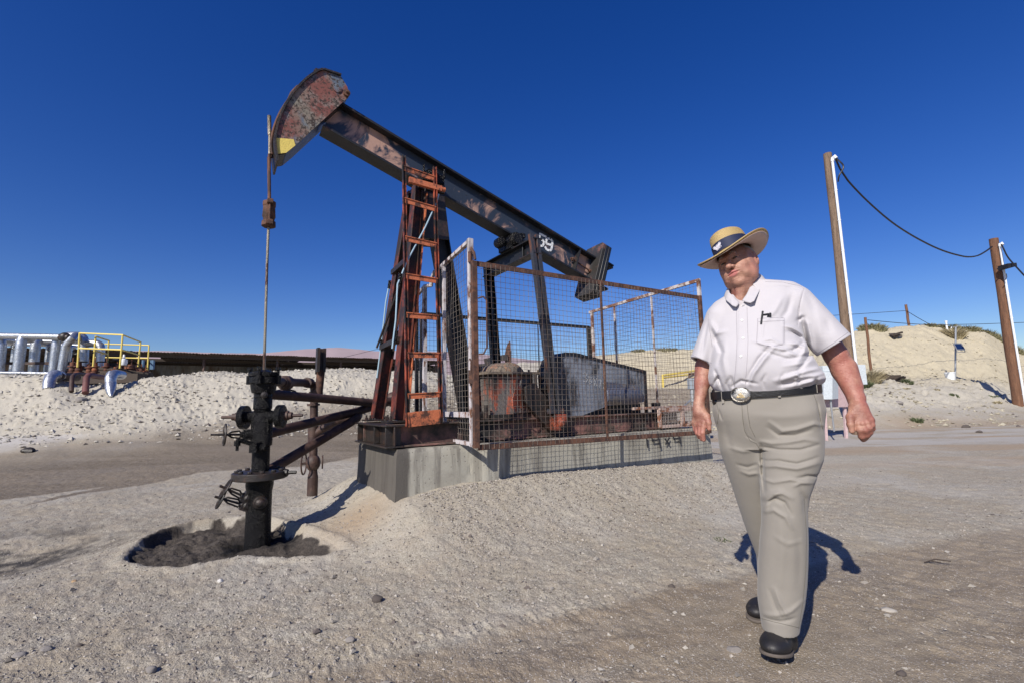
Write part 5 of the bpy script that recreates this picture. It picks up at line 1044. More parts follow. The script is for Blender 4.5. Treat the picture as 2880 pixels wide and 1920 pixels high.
# rocks and debris
def rock(px,py,r,lab,mat,seed,Y=None,fl=.65,name='rock',cat='rock',grp=None):
    if Y is None:
        t=1.; p=atZ(px,py,.0)
        for _ in range(12): p=atZ(px,py,gz(p[0],p[1]))
    else: p=g_at(px,Y)
    rg=np.random.default_rng(seed); m=MB(); m.ball((0,0,0),1,16,10); V=np.array(m.v)
    d=rg.normal(0,1,(7,3)); d/=np.linalg.norm(d,axis=1)[:,None]
    for k in range(7):
        h=V@d[k]; c=.62+.25*rg.random(); V-= np.maximum(h-c,0)[:,None]*d[k]*.9
    V=V*np.array([1.1,.9,fl])*(1+.08*fbm(V[:,0]*3+seed,V[:,1]*3+V[:,2],3,seed))[:,None]*r
    V+=np.array([p[0],p[1],gz(p[0],p[1])+r*fl*.35])
    return tag(mesh_obj(name,V,m.f,mat,None,smooth=28),lab,cat,grp)
RK=plain('dark_rock',(.085,.07,.062),.9,0,25,.01); RK2=plain('grey_rock',(.22,.20,.185),.9,0,30,.008); RKO=plain('tan_rock',(.38,.26,.15),.9,0,30,.006); TAR=plain('tar_lump',(.02,.015,.012),.5,0,40,.01)
for a in [(1060,1688,.034,'dark round rock on the gravel below the pad corner',RK,1),(985,1802,.022,'small grey pointed rock near the tyre tracks, below the dark round one',RK2,2),(424,1886,.022,'small dark rock near the bottom edge, left',RK2,3),(1034,1582,.022,'flat brown rock on the gravel below the tar pit end',RK2,4),
          (1566,1408,.032,'black tar lump on the gravel in front of the pad, left piece',TAR,5),(1582,1416,.026,'black tar lump touching the left piece, right piece',TAR,6),(1798,1370,.022,'small brown clod on the gravel under the painted numbers',RK,7),
          (208,1636,.018,'small orange stone on the gravel left of the pit',RKO,8),(55,1843,.026,'flat pale grey stone near the bottom left corner',RK2,9),(130,1826,.024,'flat grey stone beside the pale one in the corner',RK2,10),(225,1815,.014,'tiny dark stone left of the small dark rock',RK,11),
          (620,1634,.018,'white stone on the gravel directly below the pit',plain('white_stone',(.55,.53,.5),.9),12),(1890,1650,.02,'brown crumb of dirt left of the trouser leg',RK,13),(2065,1828,.03,'flat grey stone in the dirt left of the front boot',RK2,14),(2500,1718,.035,'flat pale stone in the dirt right of the man',plain('pale_flat_stone',(.36,.33,.29),.9),15),(2535,1896,.018,'dark pebble near the bottom edge right of the man',RK,16)]:
    rock(*a,fl=.45 if 'flat' in a[3] else .7)
rock(2703,1212,.10,'dark rock at the toe of the grey slope',RK,21,Y=14.0); rock(2738,1224,.07,'smaller dark rock right of the slope toe rock',RK,22,Y=12.8); rock(2523,1135,.13,'dark angular rock on the grey slope',RK2,23,Y=16.7)
rock(95,1280,.13,'black clod at the foot of the mound, far left',TAR,24,Y=11.0); rock(230,1120,.16,'brown round clod under the bent pipes',RK2,25,Y=14.2)
def debris():
    rg=random.Random(5); m=MB(); 
    for i in range(60):
        px=2462+rg.random()*76; Y=20.0+rg.random()*.5; g_=g_at(px,Y); m.bar(g_+UP*rg.uniform(0,.22)-np.array([rg.uniform(.1,.35),0,0]),g_+UP*rg.uniform(.0,.25)+np.array([rg.uniform(.1,.35),rg.uniform(-.1,.1),0]),.07,.06)
    tag(obj('driftwood_pile',m,DEBRIS),'heap of dark rotten wood along the left edge of the hill bench','wood pile',kind=None)
    m=MB(); a,b=A(2515,948,26.6),A(2538,945,26.9); m.prism([a,b,b+np.array([0,.5,.18]),a+np.array([.1,.5,.2])],UP*.06); m.bar(a+UP*.12,b+UP*.2,.1,.1); tag(obj('board',m,DEBRIS),'dark wooden board lying on the pale hill face','board')
    p=atZ(2600,1580,0); m=MB(); m.tube([p,p+np.array([.09,.02,.012]),p+np.array([.16,-.02,.01])],.004,6); m.tube([p+np.array([.03,0,.01]),p+np.array([.07,-.05,.012])],.003,6); tag(obj('twig',m,DEBRIS),'small dark twig on the dirt right of the man','twig')
debris()
# ================================================================== PERSON (signed distance fields -> one surface)
MAZ=math.atan(720/F_); MR=2.60
MA=np.array([math.cos(MAZ),-math.sin(MAZ),0]); MBk=np.array([math.sin(MAZ),math.cos(MAZ),0])
def MP(px,py,b=0.):            # photo pixel at depth b behind the man's own plane -> local (a, b, z)
    r=ray(px,py); t=(MR+b)/(r@MBk); p=CP+r*t; return np.array([p@MA,b,p[2]])
def MW(P): P=np.asarray(P,float); return P[...,0:1]*MA+(P[...,1:2]+MR)*MBk+P[...,2:3]*UP
class SDF:
    def __init__(s,lo,hi,h):
        s.lo=np.array(lo,float); s.h=h; s.n=np.ceil((np.array(hi)-s.lo)/h).astype(int)+1
        s.F=np.full(s.n,9.,np.float32); s.ax=[s.lo[i]+h*np.arange(s.n[i]) for i in range(3)]
    def sub(s,lo,hi):
        i0=np.clip(np.floor((np.array(lo)-s.lo)/s.h).astype(int),0,s.n); i1=np.clip(np.ceil((np.array(hi)-s.lo)/s.h).astype(int)+1,0,s.n)
        sl=tuple(slice(a,b) for a,b in zip(i0,i1)); g=np.meshgrid(*[s.ax[k][sl[k]] for k in range(3)],indexing='ij',sparse=True); return sl,g
    def put(s,sl,d,k,op='u'):
        f=s.F[sl]; d=d.astype(np.float32)
        if op=='u': h=np.clip(.5+.5*(f-d)/k,0,1) if k>0 else None; s.F[sl]=(f*(1-h)+d*h-k*h*(1-h)) if k>0 else np.minimum(f,d)
        else:       # subtract
            d=-d; h=np.clip(.5-.5*(f-d)/k,0,1) if k>0 else None; s.F[sl]=(f*(1-h)+d*h+k*h*(1-h)) if k>0 else np.maximum(f,d)
    def ell(s,c,r,k=.01,op='u',rot=None):
        c=np.array(c,float); r=np.array(r,float); m=r.max()+k*2+.012; sl,(x,y,z)=s.sub(c-m,c+m)
        if s.F[sl].size==0: return
        x,y,z=x-c[0],y-c[1],z-c[2]
        if rot is not None: x,y,z=rot[0][0]*x+rot[0][1]*y+rot[0][2]*z,rot[1][0]*x+rot[1][1]*y+rot[1][2]*z,rot[2][0]*x+rot[2][1]*y+rot[2][2]*z
        k0=np.sqrt((x/r[0])**2+(y/r[1])**2+(z/r[2])**2); k1=np.sqrt((x/r[0]**2)**2+(y/r[1]**2)**2+(z/r[2]**2)**2)+1e-6
        s.put(sl,k0*(k0-1)/k1,k,op)
    def cap(s,a,b,r0,r1,k=.01,op='u',bs=1.):
        a=np.array(a,float); b=np.array(b,float); m=max(r0,r1)*max(1,1/bs)+k*2+.012
        sl,(x,y,z)=s.sub(np.minimum(a,b)-m,np.maximum(a,b)+m)
        if s.F[sl].size==0: return
        ba=b-a; ba2=ba.copy(); ba2[1]*=bs; L2=(ba2@ba2); px_,py_,pz_=x-a[0],(y-a[1])*bs,z-a[2]
        t=np.clip((px_*ba2[0]+py_*ba2[1]+pz_*ba2[2])/L2,0,1)
        d=np.sqrt((px_-ba2[0]*t)**2+(py_-ba2[1]*t)**2+(pz_-ba2[2]*t)**2)-(r0+(r1-r0)*t); s.put(sl,d,k,op)
    def chain(s,P,R,k=.01,k0=None,op='u'):
        for i in range(len(P)-1): s.cap(P[i],P[i+1],R[i],R[i+1],k if (i or k0 is None) else k0,op)
    def mesh(s,smooth=0):
        F=s.F; nx,ny,nz=F.shape; neg=F<0
        c=neg[:-1,:-1,:-1].astype(np.int8)
        cnt=sum(neg[i:nx-1+i,j:ny-1+j,k:nz-1+k].astype(np.int8) for i in (0,1) for j in (0,1) for k in (0,1))
        act=(cnt>0)&(cnt<8); ids=np.full(act.shape,-1,np.int64); I=np.argwhere(act); ids[act]=np.arange(len(I))
        acc=np.zeros((len(I),3)); num=np.zeros(len(I))
        cor=[(i,j,k) for i in (0,1) for j in (0,1) for k in (0,1)]
        for a in cor:
            for ax in range(3):
                if a[ax]: continue
                b=list(a); b[ax]=1
                fa=F[I[:,0]+a[0],I[:,1]+a[1],I[:,2]+a[2]]; fb=F[I[:,0]+b[0],I[:,1]+b[1],I[:,2]+b[2]]
                m=(fa<0)!=(fb<0); t=np.where(m,fa/np.where(m,fa-fb,1),0)
                p=np.tile(np.array(a,float),(len(I),1)); p[:,ax]+=t; acc+=p*m[:,None]; num+=m
        V=(I+acc/num[:,None])*s.h+s.lo; Q=[]
        for ax in range(3):
            u_,v_=[(1,2),(2,0),(0,1)][ax]
            sl0=[slice(None)]*3; sl0[ax]=slice(0,-1); sl1=[slice(None)]*3; sl1[ax]=slice(1,None)
            A_=neg[tuple(sl0)]; B_=neg[tuple(sl1)]; E=np.argwhere(A_!=B_)
            E=E[(E[:,u_]>0)&(E[:,v_]>0)&(E[:,u_]<F.shape[u_]-1)&(E[:,v_]<F.shape[v_]-1)]
            def gid(du,dv): q=E.copy(); q[:,u_]-=du; q[:,v_]-=dv; return ids[q[:,0],q[:,1],q[:,2]]
            q=np.stack([gid(1,1),gid(0,1),gid(0,0),gid(1,0)],1); fl=~A_[E[:,0],E[:,1],E[:,2]]; q[fl]=q[fl][:,::-1]; q=q[(q>=0).all(1)]; Q.append(q)
        return V,np.concatenate(Q)
MAN=thing('person','old man in straw hat, pale shirt and khaki trousers walking in front of the pad','person',MW(MP(2180,1760,0.02))*np.array([1,1,0]))
def mobj(name,V,F,mat,parent,world=False,attrs=None):
    Wd=V if world else MW(V); org=np.array(parent['_org']); o=np_mesh(name,Wd-org,F,mat,attrs); o.parent=parent; o['_org']=[float(x) for x in org]; return o
def m_skin():
    s=M_('sun_reddened_skin'); n=s.noise(18,6,.65); n2=s.noise(70,5,.7); n3=s.noise(7,4,.5); v=s.vor(160,'Distance')
    c=s.mix(s.ramp(n,.40,.60),(.25,.105,.075),(.41,.22,.155)); f,_=s.attr('face'); c=s.mix(s.math('MULTIPLY',s.ramp(n3,.45,.6),.6),c,(.36,.12,.095))
    c=s.mix(s.math('MULTIPLY',f,.5),c,(.40,.21,.15)); fl,_=s.attr('lip'); c=s.mix(s.math('MULTIPLY',fl,.9),c,(.40,.13,.12))
    c=s.mix(s.math('MULTIPLY',s.ramp(n2,.60,.70),.45),c,(.20,.085,.055))
    b=s.bump(s.noise(60,5,.7,s.stretch((1,1,2.2))),.0035,.7); b=s.bump(v,.001,.5,b); s.b.inputs['Subsurface Weight'].default_value=.06; s.b.inputs['Subsurface Radius'].default_value=(.01,.004,.002)
    return s.fin(c,.5,0.,b)
SKIN=m_skin()
def m_cloth(name,a,b,weave=900,bs=.0004,fold=0.):
    s=M_(name); n=s.noise(6,5,.6); n2=s.noise(weave*.25,3,.6); c=s.mix(s.math('MULTIPLY',n2,1.),s.mix(n,a,b),s.mix(n,tuple(x*.94 for x in a),b)); nf=s.noise(14,4,.55,dist=.8)
    s.b.inputs['Sheen Weight'].default_value=.15
    return s.fin(c,.85,0.,s.bump(n2,bs,.6,s.bump(nf,.004,.35)))
SHIRT=m_cloth('pale_lavender_shirt_cloth',(.44,.42,.445),(.50,.48,.50)); KHAKI=m_cloth('khaki_twill',(.225,.205,.18),(.26,.24,.21)); 
BOOT=paint('black_boot_leather',(.014,.013,.015),(.07,.06,.05),.36,22,.52,(.01,.01,.01),.2,bump=.001); LEATH=plain('black_belt_leather',(.008,.0075,.008),.42,0,120,.003); SOLE=plain('dusty_boot_sole',(.12,.10,.085),.8); NAVY=plain('navy_hat_ribbon',(.008,.014,.05),.7)
# ---- head
def rotm(yaw,roll,pitch=0):
    cy,sy=math.cos(yaw),math.sin(yaw); cr,sr=math.cos(roll),math.sin(roll); cp,sp=math.cos(pitch),math.sin(pitch)
    # local x: viewer's right, y: out of the face (towards viewer = -b), z up. columns in (a,b,c)
    ex=np.array([cy,-sy*-1*0+sy*0,0]) 
    f0=np.array([-sy,-cy,0]); r0=np.array([cy,-sy,0]); u0=np.array([0,0,1.])
    f1=f0*cp+u0*sp; u1=u0*cp-f0*sp
    r2=r0*cr+u1*sr; u2=u1*cr-r0*sr
    return np.stack([r2,f1,u2],1)
HR=rotm(math.radians(22),math.radians(17),math.radians(1))
HC=MP(2072,742,.0)+HR@np.array([0,-.0,0.])
def HL(x,y,z): return HC+HR@np.array([x,y,z])
def head_mesh():
    lo=HC-np.array([.17,.18,.34]); hi=HC+np.array([.17,.18,.16]); S=SDF(lo,hi,.0020); RT=HR.T
    E=lambda c,r,k=.012,op='u': S.ell(HL(*c),r,k,op,RT)
    Cp=lambda a,b,r0,r1,k=.008,op='u': S.cap(HL(*a),HL(*b),r0,r1,k,op)
    E((0,-.03,.03),(.077,.098,.088),.01); E((0,.018,-.028),(.067,.068,.085),.03); E((0,.018,-.090),(.057,.056,.044),.03); E((0,.062,-.112),(.026,.020,.020),.02)
    for s in (-1,1):
        E((s*.040,.052,-.040),(.030,.028,.030),.02); E((s*.052,.018,-.086),(.029,.036,.036),.02); E((s*.070,-.005,-.02),(.014,.05,.06),.02)
    Cp((-.036,.079,.022),(-.008,.085,.016),.009,.010,.012); Cp((.036,.079,.022),(.008,.085,.016),.009,.010,.012)
    for s in (-1,1): E((s*.032,.094,-.001),(.019,.018,.0125),.008,'s'); E((s*.031,.072,-.001),(.0145,.013,.0125),.003)
    for s in (-1,1):
        Cp((s*.016,.083,.007),(s*.048,.074,.004),.0052,.0045,.005); Cp((s*.018,.082,-.011),(s*.046,.074,-.012),.0045,.004,.005); Cp((s*.020,.078,-.023),(s*.048,.068,-.020),.005,.004,.006)
    Cp((0,.084,.006),(.0,.108,-.034),.0085,.0125,.008); E((0,.112,-.040),(.0145,.013,.0125),.007)
    for s in (-1,1): E((s*.0145,.101,-.043),(.0085,.011,.0085),.004); E((s*.0075,.109,-.0515),(.0042,.0055,.0035),.002,'s')
    E((0,.074,-.070),(.036,.020,.028),.016)
    for s in (-1,1): Cp((s*.0205,.0975,-.048),(s*.034,.086,-.070),.0010,.0008,.007,'s'); Cp((s*.033,.078,-.050),(s*.046,.062,-.085),.009,.011,.025)
    Cp((-.024,.086,-.0670),(0,.0925,-.0645),.0035,.0045,.005); Cp((.024,.086,-.0670),(0,.0925,-.0645),.0035,.0045,.005)
    Cp((-.018,.087,-.0800),(.018,.087,-.0800),.0045,.0050,.005); Cp((-.029,.089,-.0735),(.0,.0955,-.0725),.0028,.0042,.0012,'s'); Cp((.029,.089,-.0735),(.0,.0955,-.0725),.0028,.0042,.0012,'s')
    Cp((-.012,.0885,-.094),(.012,.0885,-.094),.0018,.0018,.006,'s')
    for s in (-1,1):
        E((s*.083,-.018,-.012),(.012,.022,.038),.006); E((s*.093,-.014,-.008),(.006,.012,.022),.004,'s'); E((s*.080,-.010,-.036),(.008,.010,.012),.005)
    # neck, double chin, wattle
    nb=MP(2092,868,.05); S.cap(HL(0,-.028,-.075),nb,.062,.075,.02); S.cap(HL(0,.02,-.115),MP(2085,858,.0),.034,.045,.025); S.cap(HL(-.012,.045,-.118),MP(2073,850,-.045),.010,.008,.012); S.cap(HL(.012,.042,-.118),MP(2084,850,-.045),.009,.008,.012)
    V,Q=S.mesh(); return V,Q
V1,Q1=head_mesh()
LV=(V1-HC)@HR
def arms_hands():
    out=[]
    # right arm of the man (left in the photo)
    P=lambda px,py,b: MP(px,py,b)
    pts=[P(2010,900,.02),P(1983,1020,.0),P(1976,1075,-.02),P(1966,1135,-.06),P(1964,1160,-.075)]
    lo=np.min([P(1930,1260,-.2),P(2060,860,.14)],0)-.02; lo[1]=-.2; hi=np.max([P(2060,860,.14),P(1930,1260,-.2)],0)+.02; hi[1]=.14
    S=SDF(lo,hi,.0022)
    S.chain(pts,[.048,.037,.035,.0245,.024],.012)
    S.cap(P(1972,1030,.02),P(1968,1090,.0),.030,.026,.02)
    # hand
    kn=[P(1981,1188,-.085),P(1970,1194,-.078),P(1960,1192,-.066),P(1953,1186,-.052)]
    w0=P(1967,1145,-.065)
    for i,k_ in enumerate(kn): S.cap(w0+(k_-w0)*.15,k_,.019,.0135,.016)
    f=[[P(1979,1198,-.09),P(1976,1216,-.095),P(1979,1235,-.088)],[P(1969,1202,-.08),P(1969,1220,-.088),P(1974,1234,-.075)],[P(1960,1200,-.066),P(1961,1216,-.074),P(1967,1229,-.06)],[P(1953,1194,-.05),P(1956,1208,-.058),P(1961,1219,-.045)]]
    for k_,q,r in zip(kn,f,(.0125,.0125,.0115,.0105)): S.chain([k_]+q,[r*1.05,r*1.02,r*.95,r*.78],.004,.006)
    S.chain([P(1970,1152,-.07),P(1988,1170,-.085),P(1993,1187,-.095),P(1995,1205,-.095)],[.018,.0155,.0125,.0095],.008,.015)
    for k_ in kn: S.ell(k_+np.array([0,-.006,.002]),(.010,.010,.010),.006)
    out.append(S.mesh())
    # left arm of the man (right in the photo)
    pts=[P(2290,900,.05),P(2352,1000,.06),P(2372,1042,.06),P(2408,1118,.02),P(2412,1138,.01)]
    lo=P(2270,1265,-.1)-.03; lo[1]=-.14; hi=P(2480,870,.16)+.03; hi[1]=.18
    S=SDF(lo,hi,.0022)
    S.chain(pts,[.052,.049,.047,.0335,.033],.012); S.cap(P(2384,1030,.06),P(2404,1085,.04),.036,.030,.02)
    kn=[P(2412,1190,-.03),P(2425,1192,-.035),P(2439,1188,-.03),P(2449,1180,-.018)]
    w0=P(2414,1143,.0)
    for k_ in kn: S.cap(w0+(k_-w0)*.1,k_,.026,.0155,.018)
    f=[[P(2420,1208,-.045),P(2424,1226,-.035),P(2428,1234,-.005)],[P(2433,1208,-.048),P(2436,1222,-.035),P(2434,1230,-.005)],[P(2444,1202,-.042),P(2446,1214,-.03),P(2440,1224,.0)],[P(2452,1194,-.03),P(2453,1204,-.018),P(2447,1214,.008)]]
    for k_,q,r in zip(kn,f,(.0145,.0145,.0135,.012)): S.chain([k_]+q,[r*1.05,r*1.03,r*.98,r*.82],.0035,.006)
    S.chain([P(2404,1150,-.01),P(2391,1172,-.035),P(2392,1192,-.045),P(2396,1211,-.045)],[.022,.016,.0138,.0112],.008,.016)
    for k_ in kn: S.ell(k_+np.array([0,-.010,.002]),(.011,.011,.010),.006)
    out.append(S.mesh())
    # hidden trunk under the clothes so that the body is one figure
    lo=[-.35,-.2,.75]; S=SDF([-.32,-.14,.95],[.42,.2,1.7],.012)
    S.cap(P(2092,860,.05),P(2130,1000,.03),.07,.13,.03); S.cap(P(2130,1000,.03),P(2165,1110,.02),.14,.14,.03); S.cap(P(2040,880,.02),P(2210,860,.04),.05,.055,.03); out.append(S.mesh())
    return out
bodyV=[V1]; bodyQ=[Q1]; nv=len(V1); face=[np.ones(len(V1))*(LV[:,2]>-.13)]
for V_,Q_ in arms_hands(): bodyV.append(V_); bodyQ.append(Q_+nv); nv+=len(V_); face.append(np.zeros(len(V_)))
BODY=mobj('body',np.concatenate(bodyV),np.concatenate(bodyQ),SKIN,MAN,attrs=dict(face=np.concatenate(face),lip=np.concatenate([sst(-((LV[:,0]/.024)**2+((LV[:,2]+.073)/.016)**2),-1.3,-.6)*(LV[:,1]>.08),np.zeros(nv-len(V1))])))
# eyes
def HWm(P): return MW(np.asarray(P))
for s in (-1,1):
    m=MB(); m.ball((0,0,0),(.0125,.0125,.0048),14,8); V=np.array([HC+HR@(np.array(p)+np.array([s*.0315,.0792,-.0015])*1.0) for p in m.v])
    o=mobj('eye',V,np.array([list(f) if len(f)==4 else list(f)+[f[-1]] for f in m.f if len(f)==4]),plain('eye_%d'%(s+1),(.05,.035,.03),.2),MAN)
    m=MB(); m.tube([np.array([s*.014,.089,.024]),np.array([s*.030,.090,.030]),np.array([s*.047,.079,.024])],[.003,.0045,.002],6)
    V=np.array([HC+HR@np.array(p) for p in m.v]); tag(mesh_obj('eyebrow',MW(V),m.f,plain('grey_brow_%d'%(s+1),(.20,.16,.14),.9),MAN))
# hair: short grey at temples and nape
S=SDF(HC-.16,HC+.16,.003); S.ell(HL(0,-.036,.028),(.0815,.101,.088),.0,'u',HR.T); S.ell(HL(0,.085,.0),(.12,.098,.2),.0,'s',HR.T); S.ell(HL(0,-.0,-.10),(.2,.2,.065),.0,'s',HR.T)
V,Q=S.mesh(); mobj('hair',V,Q,plain('grey_hair',(.30,.27,.25),.8,0,90,.003),MAN)
# ---- hat
def hat():
    HT=rotm(math.radians(22),math.radians(18.5),math.radians(-1)); c0=MP(2063,712,-.005)
    def bz(t,r):
        q=max(0,(r-.08)/.09); return (.024*math.cos(t)**2*q**1.6-.043*max(0,math.sin(t))**1.6*q-.006*max(0,-math.sin(t))*q)
    # brim plane centre
    def T(x,y,z): return c0+HT@np.array([x,y,z])
    n=64; rings=[]; 
    prof=[(.082,.004),(.10,.0),(.125,-.003),(.150,-.004),(.166,-.0015),(.170,.001),(.1705,.004),(.169,.006),(.150,.001),(.125,.0025),(.100,.006),(.080,.010)]
    V=[];F=[]
    for r,z in prof:
        for k in range(n):
            t=2*math.pi*k/n; x=math.cos(t)*r*1.02; y=math.sin(t)*r*1.08; zz=z+bz(t,r); V.append(T(x,y,zz))
    m_=len(prof)
    for i in range(m_-1):
        for k in range(n): F.append((i*n+k,i*n+(k+1)%n,(i+1)*n+(k+1)%n,(i+1)*n+k))
    s=M_('straw_weave'); P=s.tc.outputs['Object']; w=s.n('ShaderNodeTexWave',wave_type='BANDS',bands_direction='DIAGONAL'); w.inputs['Scale'].default_value=150; w.inputs['Distortion'].default_value=.8; w2=s.n('ShaderNodeTexWave',wave_type='BANDS',bands_direction='Z'); w2.inputs['Scale'].default_value=120; w2.inputs['Distortion'].default_value=1.
    s.l(P,w.inputs['Vector']); s.l(P,w2.inputs['Vector']); f=s.math('MULTIPLY',w.outputs['Fac'],w2.outputs['Fac']); nn=s.noise(60,4)
    straw=s.fin(s.mix(s.ramp(f,.05,.4),(.38,.25,.09),s.mix(nn,(.80,.60,.26),(.86,.70,.38))),.6,0.,s.bump(f,.0025,.9))
    brim=mesh_obj('hat',MW(np.array(V)),F,None,MAN,smooth=50); brim.data.materials.append(straw); brim['label']='straw boater hat with curled brim'
    # underside lining
    V=[];F=[]; pr=[(.081,.0025),(.10,-.002),(.125,-.0055),(.150,-.0065),(.163,-.005)]
    for r,z in pr:
        for k in range(n):
            t=2*math.pi*k/n; x=math.cos(t)*r*1.02; y=math.sin(t)*r*1.08; V.append(T(x,y,z+bz(t,r)-.0012))
    for i in range(len(pr)-1):
        for k in range(n): F.append((i*n+k,i*n+(k+1)%n,(i+1)*n+(k+1)%n,(i+1)*n+k))
    o=mesh_obj('brim_lining',MW(np.array(V)),F,plain('brim_lining_cloth',(.56,.42,.36),.85),brim); sm=o.modifiers.new('t','SOLIDIFY'); sm.thickness=.001
    def crown(name,pr,mat,sc=1.):
        V=[];F=[]
        for r,z in pr:
            for k in range(n):
                t=2*math.pi*k/n; V.append(T(math.cos(t)*r*.98,math.sin(t)*r*1.14,z+(0.006*math.sin(t*1)+.004)*(z>.06)))
        for i in range(len(pr)-1):
            for k in range(n): F.append((i*n+k,i*n+(k+1)%n,(i+1)*n+(k+1)%n,(i+1)*n+k))
        F.append(tuple(range((len(pr)-1)*n,len(pr)*n))); return mesh_obj(name,MW(np.array(V)),F,mat,brim,smooth=60)
    crown('crown',[(.087,.004),(.086,.03),(.084,.06),(.081,.084),(.077,.096),(.068,.103),(.05,.106),(.02,.107)],straw)
    crown('hat_band',[(.0888,.005),(.0882,.03),(.0865,.056),(.0845,.0565),(.0835,.0565)],NAVY)
    # white flower badge on the band
    m=MB(); fx=[(0,0),(.012,.004),(.022,.001),(.007,-.009),(.017,-.010),(.026,-.008),(-.008,.006),(.028,.008)]
    th0=math.radians(113)
    for (dx,dz) in fx:
        t=th0-dx/.088; b_=np.array([math.cos(t)*.089,math.sin(t)*.0885*1.13,.032+dz])
        tx=nrm(np.array([math.sin(t),-math.cos(t),0])); nx2=nrm(np.array([math.cos(t),math.sin(t),0]))
        for q in range(6):
            a=q*math.pi/3; c=b_+(tx*math.cos(a)+UP*math.sin(a))*.0045; m.torus(T(*c),HT@nx2,.0032,.0009,8,4)
    m.tube([T(*p) for p in ((math.cos(th0+.1)*.0895,math.sin(th0+.1)*.101,.04),(math.cos(th0+.22)*.0895,math.sin(th0+.22)*.101,.046))],.0012,5)
    mesh_obj('flower_emblem',MW(np.array(m.v)),m.f,plain('white_embroidery',(.75,.74,.82),.8),brim)
hat()
# ---- torso shirt
def interp_side(rows,b): 
    P=np.array([MP(x,y,b) for x,y in rows]); o=np.argsort(P[:,2]); return P[o,2],P[o,0]
def so_(t): a=np.array(t[0]); b=np.array(t[1]); o=np.argsort(a); return a[o],b[o]
def smo(c,v,w_):
    q=np.arange(c[0]-.2,c[-1]+.2,.002); f=np.interp(q,c,v); k=max(1,int(w_/.002)); K_=np.hanning(2*k+3); K_/=K_.sum(); f=np.convolve(np.pad(f,k+1,'edge'),K_,'valid'); return lambda z: np.interp(z,q,f)
def stack_field(S,Lr,Rr,hd,bc,zlo,zhi,exp=2.3,k=.02,lob=None):
    cl,al=interp_side(Lr,0); cr,ar=interp_side(Rr,0)
    sl,(x,y,z)=S.sub([S.lo[0],S.lo[1],zlo],[S.lo[0]+S.h*S.n[0],S.lo[1]+S.h*S.n[1],zhi])
    g0=smo(cl,al,.012); g1=smo(cr,ar,.012); a0=g0(z); a1=g1(z); ac=(a0+a1)/2; wa=(a1-a0)/2
    h_=smo(*so_(hd),.05)(z); b_=smo(*so_(bc),.05)(z)
    q=(np.abs((x-ac)/wa)**exp+np.abs((y-b_)/h_)**exp)**(1/exp); d=(q-1)*np.minimum(wa,h_)*.95
    d=np.maximum(d,z-zhi+S.h*2); d=np.maximum(d,zlo+S.h*2-z)
    S.put(sl,d+0*x,k)
def crease(S,pts,w_,amp,b=-.15,front=True):
    """ridge (amp>0) or furrow (amp<0) along a photo polyline, on the near side"""
    P=[MP(x,y,b) for x,y in pts]; q=np.array([[p[0],p[2]] for p in P]); m=w_*3
    lo=np.array([q[:,0].min()-m,S.lo[1],q[:,1].min()-m]); hi=np.array([q[:,0].max()+m,S.lo[1]+S.h*S.n[1],q[:,1].max()+m])
    sl,(x,y,z)=S.sub(lo,hi)
    if S.F[sl].size==0: return
    X2=x[:,0,:]+0*z[:,0,:]; Z2=z[:,0,:]+0*X2; dm=np.full(X2.shape,9.); tm=np.zeros(X2.shape)
    for i in range(len(q)-1):
        e=q[i+1]-q[i]; t=np.clip(((X2-q[i,0])*e[0]+(Z2-q[i,1])*e[1])/(e@e),0,1); d=np.hypot(X2-q[i,0]-e[0]*t,Z2-q[i,1]-e[1]*t); c=d<dm; dm=np.where(c,d,dm); tm=np.where(c,(i+t)/(len(q)-1),tm)
    g=amp*np.exp(-(dm/w_)**2)*np.sin(np.clip(tm*.9+.05,0,1)*math.pi)**.6
    S.F[sl]-= (g[:,None,:]*(1/(1+np.exp((y-(.03))/.02)))).astype(np.float32)
